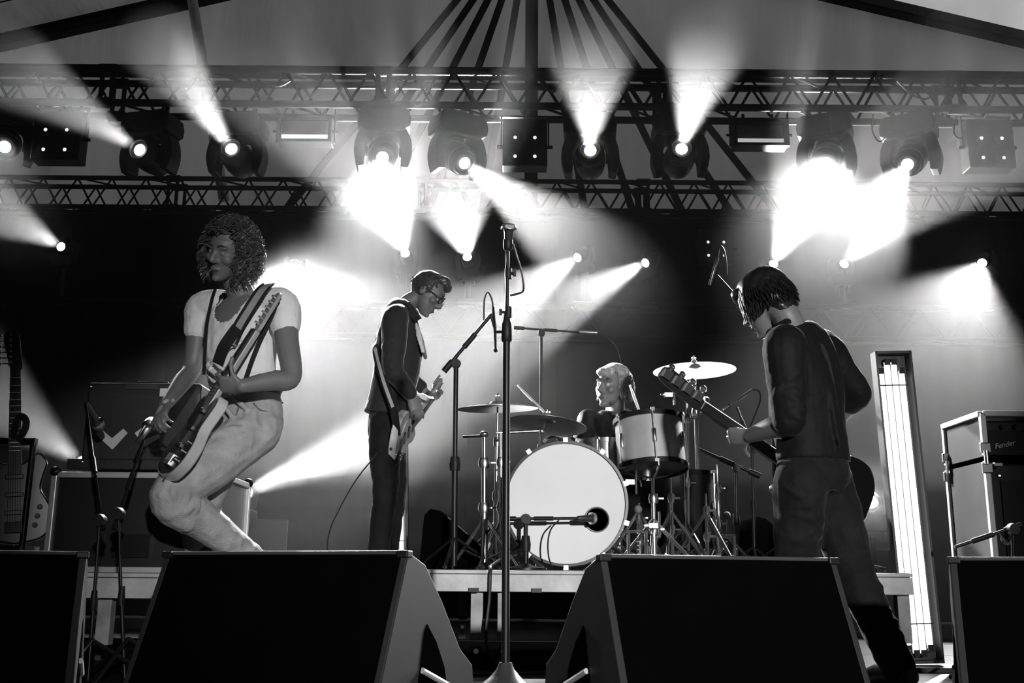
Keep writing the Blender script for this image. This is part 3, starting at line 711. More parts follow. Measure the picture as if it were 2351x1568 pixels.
for k in range(3):
    a = .6 + k * 2.094; e = ct + V(.16 * math.cos(a), .16 * math.sin(a), .015)
    MB().tube([ct - axt * .06, ct.lerp(e, .6) - axt * .05, e - axt * .02, e + axt * .02], .006, 8).build('basket_arm', CHROME, ts, True)
# floor tom, dark, behind
cf = V(P(1560, 1200, 6.0).x, 6.0, DRZ + .16)
ftm = drum('floor_tom', 'dark floor tom on three legs behind the silver tom', cf, V(0, 0, 1), 0.2, 0.38, mat('dark_drum_wrap', .05, .25), HEADC, HOOPB, 6, HEADW)
for k in range(3):
    a = .2 + k * 2.094; q = cf + V(.215 * math.cos(a), .215 * math.sin(a), 0)
    MB().cyl(V(q.x, q.y, DRZ + .01), q + V(0, 0, .26), .006, 8).build('leg', CHROME, ftm, True)
# snare behind the bass drum
cs = V(P(1395, 1060, 5.75).x, 5.75, 0.98)
sn = drum('snare_drum', 'shallow chrome snare drum behind the bass drum', cs, V(0, 0, 1), 0.17, 0.13, CHROME, HEADW, CHROME, 8)
stand('snare stand behind the bass drum', V(cs.x, cs.y, zf), cs - V(0, 0, .02), .012, name='snare_stand')
# cymbals
BRZ = mat('bronze_cymbal', 0.5, 0.42, metal=0.75, var=0.12, scale=30)
def cymbal(label, c, ax, r, name='cymbal'):
    root = thing(name, c, label, 'cymbal', 'cymbals of the drum kit')
    MB().lathe([(r, -.012), (r, -.0105), (r * .6, .006), (r * .22, .016), (r * .17, .03), (r * .08, .038), (.006, .039), (.006, .036), (r * .07, .035), (r * .16, .027), (r * .21, .013), (r * .6, .003), (r, -.013)], c, ax, 56, cap=False).build('bow', BRZ, root, True)
    MB().lathe([(.014, .036), (.016, .044), (.012, .052)], c, ax, 12).build('felt', mat('felt', .2, .9), root, True)
    MB().lathe([(.006, .05), (.006, .075)], c, ax, 8).build('bolt', CHROME, root, True)
    MB().box(Vector(c) + Vector(ax).normalized() * .062, (.03, .01, .012)).build('wing_nut', CHROME, root, bevel=.003)
c1 = P(1143, 934, 5.75); a1 = V(-.03, -.06, 1); cymbal('dark crash cymbal left of the tall microphone stand, low left of drummer', c1, a1, .225)
stand('chrome stand under the left crash cymbal', foot(1136, 5.75), c1, .013, r_leg=.28)
c2 = P(1256, 972, 5.55); a2 = V(.1, .1, 1); cymbal('ride cymbal tilted above the bass drum', c2, a2, .215)
s2 = stand('chrome boom stand with level arm under the ride cymbal', foot(1151, 5.5), P(1150, 992, 5.5), .014, r_leg=.14, yaw=1.6)
MB().cyl(P(1140, 994, 5.5), P(1246, 989, 5.52), .008, 10).build('level_arm', CHROME, s2, True)
MB().cyl(P(1243, 1000, 5.52), c2 + V(0, 0, .05), .006, 8).build('tilter_rod', CHROME, s2, True)
MB().ell(P(1244, 990, 5.52), (.016, .016, .02), None, 10, 6).build('tilter', CHROME, s2, True)
c3 = P(1594, 846, 5.95); a3 = V(-.1, -.42, 1); cymbal('large crash cymbal high right of the drummer, catching the light', c3, a3, .238)
s3 = stand('tall chrome stand under the large right crash cymbal', foot(1609, 5.95), c3, .0145, r_leg=.3)
MB().lathe([(.03, -.02), (.036, -.015), (.036, .03), (.03, .035)], P(1613, 925, 5.95), V(.2, 0, 1), 18).build('boom_tilter', CHROME, s3, True)
stand('second chrome pole beside the right crash cymbal stand', foot(1580, 5.8), P(1577, 865, 5.8), .012, r_leg=.26, yaw=.9, name='hardware_stand')
hs = stand('thick chrome stand with short side rod left of the bass drum', foot(1112, 5.3), P(1112, 995, 5.3), .018, r_leg=.2, yaw=2.6, name='hardware_stand')
MB().cyl(P(1063, 1003, 5.3), P(1104, 1001, 5.3), .007, 8).build('side_rod', BLACKM, hs, True)
MB().ell(P(1112, 997, 5.3), (.025, .025, .018), None, 12, 6).build('tilter', CHROME, hs, True)
hh = V(P(1650, 1180, 6.1).x, 6.1, zf)
stand('short chrome stand behind the right crash stand', hh, hh + V(0, 0, .62), .011, r_leg=.24, yaw=.1, name='hardware_stand')
# pedal of the bass drum and loose clamps by the tom
for px, py, Yc, lb in ((1446, 1107, 5.3, 'chrome clamp beside the bass drum, just below the tom'), (1500, 1207, 5.36, 'chrome leg clamp low on the tom stand'), (1535, 907, 6.05, 'bright chrome rod clamp behind the bass headstock')):
    q = P(px, py, Yc); r_ = thing('drum_clamp', q, lb, 'drum clamp')
    MB().box(q, (.05, .03, .03)).build('block', CHROME, r_, bevel=.004); MB().cyl(q + V(.03, -.01, -.06), q + V(.03, -.01, .07), .006, 8).build('rod', CHROME, r_, True)
    MB().box(q + V(-.035, -.01, 0), (.03, .01, .012)).build('wing_nut', CHROME, r_, bevel=.003)
# bass drum pedal, hi-hat pedal and small metal bits by the floor
for px, Yc, lb in ((1462, 5.45, 'chrome bass drum pedal at the right foot of the bass drum'), (1665, 5.9, 'chrome foot pedal right of the drum stands')):
    q = foot(px, Yc); r_ = thing('foot_pedal', q, lb, 'drum pedal')
    MB().box(q + V(0, .12, .02), (.09, .3, .012), Matrix.Rotation(-.2, 3, 'X')).build('footboard', CHROME, r_, bevel=.004)
    for sx in (-1, 1): MB().cyl(q + V(sx * .045, -.04, 0), q + V(sx * .045, -.04, .2), .009, 8).build('upright', CHROME, r_, True)
    MB().cyl(q + V(-.055, -.04, .2), q + V(.055, -.04, .2), .008, 8).build('axle', CHROME, r_, True)
    MB().cyl(q + V(0, -.04, .2), q + V(0, -.09, .3), .004, 6).build('beater_rod', CHROME, r_, True)
    MB().ell(q + V(0, -.09, .31), (.022, .03, .022), None, 10, 6).build('beater', mat('felt', .2, .9), r_, True)
    MB().box(q + V(0, .02, .006), (.11, .1, .01)).build('base_plate', CHROME, r_)
    m = MB()
    for k in range(8): m.tube([q + V(.006 * math.cos(a), -.05 + .006 * math.sin(a), .19 - k * .02) for a in np.linspace(0, 6.28, 8)[:-1]], .003, 5, closed=True)
    m.build('chain', CHROME, r_, True)
rng_ = random.Random(4)
tb = foot(1600, 5.3); tr = thing('metal_bit_bar', tb, 'row of small bright metal bits on a low bar right of bass drum', 'metal bits')  # chrome bits added for sparkle, no known instrument
x0_, x1_ = foot(1452, 5.05).x, foot(1690, 5.05).x
MB().box(((x0_ + x1_) / 2, 5.05, DRZ + .012), (x1_ - x0_, .05, .022)).build('bar', BLACKM, tr)
for k in range(42):
    x = x0_ + (x1_ - x0_) * (k + rng_.uniform(.1, .9)) / 42; h = rng_.uniform(.03, .075)
    g_ = MB(); g_.cyl((x, 5.05, DRZ + .02), (x + rng_.uniform(-.01, .01), 5.05, DRZ + h), .003, 5); g_.lathe([(.002, -.002), (.013, 0), (.002, .003)], V(x, 5.05 + rng_.uniform(-.02, .02), DRZ + h), V(rng_.uniform(-1, 1), -1, rng_.uniform(-.3, .8)), 10); g_.build('metal_bit', CHROME, tr, True)
for px, Yc, h, yw, lb in ((1545, 5.65, .5, .2, 'short chrome stand below the right side of the tom'), (1625, 5.7, .42, 1.1, 'stubby chrome stand right of the tom stand'), (1470, 5.6, .36, .7, 'low chrome stand between bass drum and tom stand')):
    q = foot(px, Yc); stand(lb, q, q + V(0, 0, h), .012, r_leg=.22, yaw=yw, name='hardware_stand', tri_h=.26)
# drum throne
q = V(P(1420, 1100, 6.3).x, 6.3, zf)
dt = thing('drum_throne', q, 'round black drum throne under the drummer', 'stool')
MB().lathe([(.12, .44), (.16, .45), (.17, .48), (.16, .51), (.1, .52)], q, V(0, 0, 1), 24).build('seat', RUBBER, dt, True)
MB().cyl(q + V(0, 0, .05), q + V(0, 0, .45), .016, 12).build('post', CHROME, dt, True); tripod(dt, q, .24, CHROME)
# drum rug edge / black drape on the drum riser front
# ------------------------------------------------------------------ left backline
TOLEX = mat('black_tolex', 0.012, 0.5, bump=0.3, bscale=250); GRILLC = mat('dark_grille_cloth', 0.028, 0.8, bump=0.5, bscale=350)
CASEB = mat('black_case_laminate', 0.012, 0.4)
def alu_case(name, label, x0, x1, y0, y1, z0, z1, group=None, corners=True, cat='flight case', m=None):
    root = thing(name, V((x0 + x1) / 2, (y0 + y1) / 2, z0), label, cat, group)
    MB().box(((x0 + x1) / 2, (y0 + y1) / 2, (z0 + z1) / 2), (x1 - x0 - .01, y1 - y0 - .01, z1 - z0 - .01)).build('body', m or CASEB, root)
    e = 0.026
    for x in (x0, x1):
        for y in (y0, y1):
            MB().box((x, y, (z0 + z1) / 2), (e, e, z1 - z0)).build('edge_extrusion', ALU, root, bevel=.004)
    for z in (z0 + e / 2, z1 - e / 2):
        for y in (y0, y1): MB().box(((x0 + x1) / 2, y, z), (x1 - x0 - e, e, e)).build('edge_extrusion', ALU, root, bevel=.004)
        for x in (x0, x1): MB().box((x, (y0 + y1) / 2, z), (e, y1 - y0 - e, e)).build('edge_extrusion', ALU, root, bevel=.004)
    if corners:
        for x in (x0, x1):
            for y in (y0, y1):
                for z in (z0 + .02, z1): MB().ell((x, y, z), (.024, .024, .024), None, 12, 8).build('ball_corner', BLACKM, root, True)
    return root
Y = 4.62
xa, xb = P(118, 1180, Y).x, P(500, 1180, Y).x
zt = P(240, 1084, Y).z
fc = alu_case('flight_case', 'black flight case with bright aluminium edges under the left combo amplifier', xa, xb, Y, Y + .5, LRZ, zt)
MB().box(((xa + xb) / 2, Y - .008, (LRZ + zt) / 2 - .1), (.16, .012, .1)).build('recessed_handle', BLACKM, fc)
# combo amplifier
Ya = 4.75; x0, x1 = P(192, 980, Ya).x, P(455, 980, Ya).x; z1 = P(250, 878, Ya).z; z0 = zt + .0005
ca = thing('combo_amplifier', V((x0 + x1) / 2, Ya + .12, z0), 'black combo guitar amplifier with pale V marks on its grille', 'amplifier')
MB().box(((x0 + x1) / 2, Ya + .14, (z0 + z1) / 2 + .01), (x1 - x0, .28, z1 - z0 - .02)).build('cabinet', TOLEX, ca, bevel=.012)
w = x1 - x0; h = z1 - z0
MB().box(((x0 + x1) / 2, Ya - .004, z0 + h * .52), (w * .9, .008, h * .72)).build('grille_cloth', GRILLC, ca)
MB().box(((x0 + x1) / 2 - .02, Ya - .008, z0 + .045), (w + .06, .04, .05)).build('base_rail', TOLEX, ca, bevel=.006)
xp0, xp1 = P(290, 888, Ya).x, P(366, 888, Ya).x
MB().box(((xp0 + xp1) / 2, Ya - .006, P(328, 889, Ya).z), (xp1 - xp0, .006, .024)).build('name_plate', mat('dull_plate', .09, .35, metal=.5), ca)
for px, py in ((209, 888), (189, 1060), (310, 1066)):
    MB().ell(P(px, py, Ya - .03), (.007, .005, .006), None, 8, 5).build('screw', CHROME, ca)
MB().tube([V((xp0 + xp1) / 2 - .09, Ya + .13, z1 - .005), V((xp0 + xp1) / 2 - .07, Ya + .13, z1 + .022), V((xp0 + xp1) / 2 + .07, Ya + .13, z1 + .022), V((xp0 + xp1) / 2 + .09, Ya + .13, z1 - .005)], .009, 8).build('handle', RUBBER, ca, True)
for sx in (0, 1):
    for sz in (.03, .97): pass
VMK = mat('pale_chevron', 0.6, 0.6)
def vmark(pts):
    MB().prism([P(px, py, Ya - .012) for px, py in pts], V(0, .004, 0)).build('v_mark', VMK, ca)
vmark([(231, 984), (257, 1006), (283, 984), (293, 994), (258, 1032), (219, 997)])
vmark([(326, 982), (318, 995), (330, 1010), (365, 996), (367, 1004), (331, 1026), (309, 994)])
xw = P(383, 902, Ya).x
MB().box((xw, Ya - .012, P(383, 902, Ya).z), (.055, .006, .038)).build('paper_label', mat('paper', .65, .6), ca)
# amp microphones
def amp_mic(label, mlabel, f, t, b0, b1, m0, m1):
    boom_stand(label, f, t, b0, b1, rp=.008, rb=.006, legs=True, name='short_microphone_stand')
    mic('amp_microphone', mlabel, m0, m1)
Y = 3.9
amp_mic('low boom stand in front of the flight case under the left amplifier', 'microphone at the upper left of the left amplifier grille',
        V(P(204, 1540, Y).x, Y, 0), P(229, 1195, Y + .05), P(236, 1215, Y + .05), P(197, 928, Y + .49), P(196, 925, Y + .5), P(232, 985, Y + .62))
amp_mic('low boom stand half hidden by the curly-haired guitarist, before left amplifier', 'microphone near the right V mark of the left amplifier',
        V(P(300, 1400, Y + .1).x, Y + .1, 0), P(272, 1180, Y + .15), P(262, 1215, Y + .15), P(330, 1010, Y + .4), P(316, 1015, Y + .4), P(350, 965, Y + .62))
# guitar on a rack at the far left
Y = 4.7
gk = thing('guitar_rack', V(P(30, 1290, Y).x, Y + .1, LRZ), 'black tubular guitar rack at the far left edge', 'guitar rack')
zr = P(40, 1011, Y).z
xl, xr = P(-120, 1011, Y).x, P(72, 1011, Y).x
MB().box(((xl + xr) / 2, Y + .05, zr), (xr - xl, .035, .03)).build('top_rail', BLACKM, gk)
for x in (xl, xr - .012):
    MB().cyl((x, Y + .05, LRZ), (x - .0, Y + .05, zr), .014, 10).build('post', BLACKM, gk, True)
    MB().box((x, Y + .12, LRZ + .014), (.03, .4, .026)).build('rack_foot', BLACKM, gk)
MB().box(((xl + xr) / 2, Y + .1, LRZ + .1), (xr - xl, .2, .03)).build('bottom_rail', BLACKM, gk)
# ------------------------------------------------------------------ right backline
Y = 4.7
xa = P(2268, 1100, Y).x; xb = xa + .75; zt = P(2256, 950, Y).z; zm = P(2262, 1052, Y).z
rc = thing('amplifier_flight_case', V(xa + .37, Y + .2, 0), 'tall open flight case with bright edges holding the right amplifier', 'flight case')
e = .026; D = .42
for z0_, z1_ in ((0.05, zm - .012), (zm + .012, zt)):
    MB().box((xa + .006, Y + D / 2, (z0_ + z1_) / 2), (.012, D, z1_ - z0_)).build('side_panel', mat('paler_case_laminate', .05, .35), rc)  # this side panel is paler than the rest of the case
    MB().box((xb, Y + D / 2, (z0_ + z1_) / 2), (.012, D, z1_ - z0_)).build('side_panel', CASEB, rc)
    for x in (xa, xb):
        for y in (Y, Y + D): MB().box((x, y, (z0_ + z1_) / 2), (e, e, z1_ - z0_)).build('edge_extrusion', ALU, rc, bevel=.004)
MB().box(((xa + xb) / 2, Y + D, zt / 2), (xb - xa, .012, zt - .1)).build('back_panel', CASEB, rc)
for z in (.05, zt):
    MB().box(((xa + xb) / 2, Y + D / 2, z), (xb - xa, D, .014)).build('deck_board' if z < 1 else 'top_panel', CASEB, rc)
    for y in (Y, Y + D): MB().box(((xa + xb) / 2, y, z), (xb - xa, e, e)).build('edge_extrusion', ALU, rc, bevel=.004)
    MB().box((xa, Y + D / 2, z), (e * 1.5, D, e)).build('edge_extrusion', ALU, rc, bevel=.004)
for y in (Y, Y + D):
    for dz in (-.045, .045):
        MB().box((xa - .004, y - .012, zm + dz), (.05, .02, .05)).build('latch', CHROME, rc, bevel=.006)
    MB().cyl((xa - .01, y - .03, zm - .03), (xa - .01, y - .03, zm + .03), .012, 10).build('butterfly_latch', CHROME, rc, True)
MB().box((xa + .045, Y - .01, zm - .03), (.04, .03, .02)).build('latch', CHROME, rc, bevel=.004)
for x in (xa + .06, xb - .06):
    for y in (Y + .06, Y + D - .06): MB().cyl((x - .015, y, .024), (x + .015, y, .024), .0235, 14).build('castor', RUBBER, rc, True)
# amp head + cabinet inside
ah = thing('guitar_amplifier', V((xa + xb) / 2, Y + .2, zm + .02), 'black amplifier head with pale script logo in the right flight case', 'amplifier')
MB().box(((xa + xb) / 2, Y + .21, (zm + zt) / 2), (xb - xa - .04, .34, zt - zm - .05)).build('cabinet', TOLEX, ah, bevel=.01)
MB().box(((xa + xb) / 2, Y + .036, (zm + zt) / 2 - .025), (xb - xa - .07, .008, (zt - zm) * .55)).build('grille_cloth', GRILLC, ah)
for k in range(9):
    MB().cyl((xa + .1 + k * .06, Y + .036, zt - .055), (xa + .1 + k * .06, Y + .012, zt - .055), .011, 12).build('knob', BLACKP, ah, True)
tc = bpy.data.curves.new('logo_text', 'FONT'); tc.body = 'Fender'; tc.size = .034; tc.shear = .35; tc.extrude = .001
to = bpy.data.objects.new('logo_tmp', tc); COL.objects.link(to); bpy.context.view_layer.update()
tm = bpy.data.meshes.new_from_object(to.evaluated_get(bpy.context.evaluated_depsgraph_get())); bpy.data.objects.remove(to)
tm.materials.clear(); tm.materials.append(mat('pale_logo', .6, .4, metal=.3))
lp = P(2284, 1031, Y + .028)
lo = bpy.data.objects.new('script_logo', tm); COL.objects.link(lo); lo.parent = ah
lo.rotation_euler = (math.radians(90), -math.radians(12), 0); lo.location = lp - wloc(ah); lo['label'] = 'pale script lettering'
cb = thing('speaker_cabinet', V((xa + xb) / 2, Y + .2, .06), 'black speaker cabinet with dark grille in lower right flight case', 'speaker cabinet')
MB().box(((xa + xb) / 2, Y + .22, (zm + .05) / 2), (xb - xa - .04, .36, zm - .09)).build('cabinet', TOLEX, cb, bevel=.01)
MB().box(((xa + xb) / 2 + .01, Y + .034, (zm + .05) / 2 - .02), (xb - xa - .12, .012, zm - .2)).build('grille_cloth', GRILLC, cb)
MB().ell((xa + .07, Y + .03, zm - .075), (.012, .006, .01), None, 8, 5).build('screw', CHROME, cb)
boom_stand('dark low boom stand before the right flight case', V(P(2330, 1540, 4.3).x, 4.3, 0), P(2325, 1215, 4.3), P(2345, 1205, 4.3), P(2192, 1256, 4.35), rp=.01, rb=.007, name='short_microphone_stand')
mic('amp_microphone', 'dark microphone on the low boom before the right flight case', P(2300, 1222, 4.32), P(2318, 1240, 4.5))

# ------------------------------------------------------------------ fluorescent panels
TUBE = emat('lit_fluorescent_tube', 5.0)
TRAY = mat('black_lamp_tray', 0.03, 0.4)
def panel(label, tl, tr, bl, br_, Y, Yb):
    TL, TR, BL, BR = P(*tl, Y), P(*tr, Y), P(*bl, Yb), P(*br_, Yb)
    base = (BL + BR) / 2
    root = thing('fluorescent_panel', V(base.x, base.y, base.z), label, 'fluorescent lamp', 'upright fluorescent tube panels')
    ax = ((TR + TL) - (BR + BL)).normalized(); wv = (TR - TL); wd = (wv.length + (BR - BL).length) / 2; wv = (BR - BL).normalized()
    wv = (wv - ax * wv.dot(ax)).normalized(); n = ax.cross(wv); n = n if n.y < 0 else -n
    Ln = ((TR + TL) / 2 - base).length
    R = Matrix((wv, n, ax)).transposed()
    def q(u, v, t): return base + wv * u * wd + n * v + ax * t * Ln
    MB().box(q(0, -.05, .5), (wd, .012, Ln), R).build('back_plate', TRAY, root)
    for u in (-.5, .5): MB().box(q(u, -.02, .5), (.01, .07, Ln), R).build('side_flange', TRAY, root)
    for t in (.004, .996): MB().box(q(0, -.02, t), (wd, .07, .012), R).build('end_cap', TRAY, root)
    nt_ = 4
    for k in range(nt_):
        u = (-.36 + .6 * k / (nt_ - 1))
        t0, t1 = (.03, .965) if k in (1, 2) else (.045, .935)
        MB().cyl(q(u, -.015, t0), q(u, -.015, t1), wd * .08, 14).build('tube', TUBE, root, True)
        for t in (t0, t1): MB().box(q(u, -.02, t), (wd * .15, .04, .03), R).build('tube_holder', BLACKP, root)
    for t in (.12, .885): MB().box(q(-.06, .003 + wd * .085 - .012, t), (wd * .82, .004, .006), R).build('tube_clip', BLACKP, root)
    return root
fp = panel('tall leaning panel of lit fluorescent tubes beside the bassist', (2003, 807), (2093, 807), (2086, 1523), (2158, 1523), 4.88, 4.88)
MB().box((fp.location.x, 4.9, .012), (.3, .3, .02)).build('foot_plate', TRAY, fp)
panel('panel of lit fluorescent tubes mostly hidden behind the jacketed guitarist', (877, 760), (934, 760), (882, 1311), (934, 1311), 6.75, 6.75)

# dark equipment cases with paper labels at the back
for px0, px1, yt, Yc, lp, lb, zb in ((1945, 2042, 1180, 8.3, (1968, 2022, 1222), 'hazy dark case with paper label behind the bassist\'s legs', 0.0), (470, 660, 1190, 8.2, (528, 568, 1212), 'hazy dark case with paper label behind the curly-haired guitarist\'s legs', 0.0)):
    xa_, xb_ = P(px0, 1250, Yc).x, P(px1, 1250, Yc).x; z_ = P(px0, yt, Yc).z
    c_ = thing('equipment_case', V((xa_ + xb_) / 2, Yc, zb), lb, 'case', 'dark cases at the back')
    MB().box(((xa_ + xb_) / 2, Yc + .2, z_ / 2), (xb_ - xa_, .4, z_ - .004)).build('body', CASEB, c_, bevel=.012)
    a, b2 = P(lp[0], lp[2], Yc - .004), P(lp[1], lp[2], Yc - .004)
    MB().box(((a.x + b2.x) / 2, Yc - .003, a.z), (b2.x - a.x, .004, .025)).build('paper_label', mat('dull_paper', .2, .6), c_)
    MB().ell(V(a.x + .0, Yc - .006, a.z + .03), (.012, .008, .01), None, 8, 5).build('catch', CHROME, c_)
    MB().box(((xa_ + xb_) / 2, Yc + .2, z_ * .7), (xb_ - xa_ + .006, .406, .012)).build('lid_seam', ALU, c_)
# loose cables
cable('coiled_cable', 'pale cable loop lying on the right end of the drum riser', [V(*p) for p in [(P(1965 + 62 * k / 12, 1308, 4.95).x, 4.95 + .05 * math.sin(k), DRZ + .012 + .028 * math.sin(math.pi * k / 12)) for k in range(13)]], .007)
cable('guitar_cable', 'thin guitar lead hanging from the jacketed guitarist to the floor', [P(893, 1004, 5.95), P(858, 1050, 5.92), P(815, 1105, 5.9), P(778, 1170, 5.9), P(755, 1225, 5.88), V(P(742, 1300, 5.85).x, 5.85, LRZ + .008), V(P(700, 1300, 5.7).x, 5.6, LRZ + .008)], .0045)
cable('stand_cable', 'dark cable hanging down the front edge of the drum riser', [V(px2x(1128, 4.9), 4.9, DRZ + .006), V(px2x(1126, 4.74), 4.735, DRZ + .003), V(px2x(1124, 4.72), 4.725, .3), V(px2x(1118, 4.72), 4.72, .12), V(px2x(1150, 4.7), 4.66, .008)], .007)
cable('floor_cable', 'black cable lying on the stage floor below the drum riser', [V(-.5, 4.5, .008), V(-.1, 4.4, .008), V(.2, 4.55, .008), V(.6, 4.45, .008), V(1.2, 4.6, .008)], .007)
# front-of-house lamp out in the audience area, throwing a soft pool onto the drum riser
# ------------------------------------------------------------------ people: lofted limbs fused into one skin by a voxel remesh
def fuse(mb, name, m, parent, voxel=0.007, smooth=3, disp=0.0, dscale=0.08, org=None):
    me = mb.mesh('tmp', m); o = bpy.data.objects.new('tmp', me); COL.objects.link(o)
    rm = o.modifiers.new('r', 'REMESH'); rm.mode = 'VOXEL'; rm.voxel_size = voxel; rm.use_smooth_shade = True
    if smooth:
        sm = o.modifiers.new('s', 'SMOOTH'); sm.factor = 0.5; sm.iterations = smooth
    if disp:
        tx = bpy.data.textures.new('folds', 'CLOUDS'); tx.noise_scale = dscale; tx.noise_depth = 2
        dm = o.modifiers.new('d', 'DISPLACE'); dm.texture = tx; dm.strength = disp; dm.mid_level = 0.5; dm.texture_coords = 'LOCAL'
    bpy.context.view_layer.update()
    nm = bpy.data.meshes.new_from_object(o.evaluated_get(bpy.context.evaluated_depsgraph_get()))
    bpy.data.objects.remove(o); bpy.data.meshes.remove(me)
    o0 = wloc(parent) if parent else Vector(org)
    nm.transform(Matrix.Translation(-o0)); nm.name = name
    nm.materials.clear(); nm.materials.append(m)
    nm.polygons.foreach_set('use_smooth', [True] * len(nm.polygons))
    ob = bpy.data.objects.new(name, nm); COL.objects.link(ob); ob.parent = parent
    return ob
def cut(ob, test):
    """trim away the cloth where test(world point) holds: necklines"""
    o0 = wloc(ob); bm = bmesh.new(); bm.from_mesh(ob.data)
    bmesh.ops.delete(bm, geom=[v for v in bm.verts if test(v.co + o0)], context='VERTS'); bm.to_mesh(ob.data); bm.free()
    sd = ob.modifiers.new('cloth_thickness', 'SOLIDIFY'); sd.thickness = .004; sd.offset = -1
def limb(mb, pts, rad, n=14, k=6):
    """smooth tapering limb through pts; rad per point"""
    q = crom([(*p, r) for p, r in zip(pts, rad)], k)
    mb.tube([Vector(x[:3]) for x in q], [max(.004, x[3]) for x in q], n)
    mb.ell(pts[0], (rad[0],) * 3, None, 12, 8); mb.ell(pts[-1], (rad[-1],) * 3, None, 12, 8)
def trunk(mb, secs, side, k=5, n=24):
    """secs: (centre, half width along side, half depth); side: body's lateral axis"""
    q = crom([(*c, w, d) for c, w, d in secs], k); rg = []
    for i, s in enumerate(q):
        c = Vector(s[:3]); t = Vector(q[min(i + 1, len(q) - 1)][:3]) - Vector(q[max(i - 1, 0)][:3]); t.normalize()
        x = (side - t * side.dot(t)).normalized(); y = t.cross(x)
        rg.append([c + x * s[3] * math.copysign(abs(math.cos(a)) ** .85, math.cos(a)) + y * s[4] * math.copysign(abs(math.sin(a)) ** .85, math.sin(a)) for a in (2 * math.pi * j / n for j in range(n))])
    mb.rings(rg)
def folds(mb, a, b, ra, rb, n, rr, rng, arc=2.2, tilt=.5, t0=0.0, t1=1.0, face=None):
    """raised cloth creases: slanting arcs laid round a limb"""
    a, b = Vector(a), Vector(b); d = (b - a).normalized(); x, y, _ = frame(d, V(0, 1, 0) if abs(d.y) < .9 else V(1, 0, 0))
    for i in range(n):
        t = t0 + (t1 - t0) * (i + rng.uniform(.1, .9)) / n; c = a.lerp(b, t); r = ra + (rb - ra) * t; tl = rng.uniform(-tilt, tilt)
        if face is not None: p0 = math.atan2(face.dot(y), face.dot(x)) + rng.uniform(-.7, .7)
        else: p0 = rng.uniform(0, 6.28)
        al = arc * rng.uniform(.6, 1.2); pts = []; rs = []
        for k in range(9):
            u = k / 8 - .5; an = p0 + al * u
            pts.append(c + (x * math.cos(an) + y * math.sin(an)) * (r - rr * .35) + d * (tl * u * r * 2)); rs.append(rr * (1 - (2 * u) ** 2 * .8))
        mb.tube(pts, rs, 6)
class HeadF:
    def __init__(s, c, f, u, k=1.0):
        s.c = Vector(c); s.f = Vector(f).normalized(); u = Vector(u); s.u = (u - s.f * u.dot(s.f)).normalized(); s.r = s.f.cross(s.u); s.k = k
        s.R = Matrix((s.r, s.f, s.u)).transposed()
    def at(s, x, y, z): return s.c + (s.r * x + s.f * y + s.u * z) * s.k
    def skin(s, mb):
        k = s.k
        E = lambda p, r: mb.ell(s.at(*p), [q * k for q in r], s.R, 16, 10)
        E((0, -.012, .035), (.076, .096, .086))
        rg = []
        for z, cy, rx, ry in ((.06, .01, .066, .078), (.03, .014, .07, .08), (0, .018, .069, .075), (-.03, .022, .065, .071), (-.06, .028, .058, .063), (-.085, .038, .045, .05), (-.105, .05, .03, .035), (-.118, .056, .016, .02)):
            rg.append([s.at(rx * math.cos(a), cy + ry * math.sin(a), z) for a in (2 * math.pi * j / 20 for j in range(20))])
        mb.rings(rg)
        mb.tube([s.at(0, .088, .022), s.at(0, .1, 0), s.at(0, .113, -.024), s.at(0, .1, -.036)], [.008 * k, .010 * k, .0135 * k, .009 * k], 10)
        for x in (-1, 1):
            E((x * .013, .099, -.03), (.009, .009, .008)); E((x * .03, .083, .03), (.027, .012, .009)); E((x * .042, .066, -.02), (.024, .022, .024))
            E((x * .078, -.006, -.008), (.009, .02, .033))
        E((0, .092, -.061), (.024, .010, .006)); E((0, .089, -.073), (.02, .010, .007)); E((0, .082, -.104), (.02, .014, .014))
    def parts(s, parent, eyes=True, closed=False):
        for x in (-1, 1):
            if eyes: MB().ell(s.at(x * .031, .078, .006), [.0125 * s.k] * 3, s.R, 12, 8).build('eye', mat('closed_lid', .2, .5) if closed else mat('eye_white', .5, .2), parent, True)
        MB().tube([s.at(-.022, .094, -.066), s.at(-.008, .101, -.067), s.at(.008, .101, -.067), s.at(.022, .094, -.066)], .0028, 6).build('mouth_line', mat('lip_dark', .06, .5), parent, True)
        for x in (-1, 1):
            MB().tube([s.at(x * .012, .093, .034), s.at(x * .03, .093, .041), s.at(x * .05, .08, .034)], [.004, .005, .003], 6).build('eyebrow', mat('brow_hair', .04, .7), parent, True)
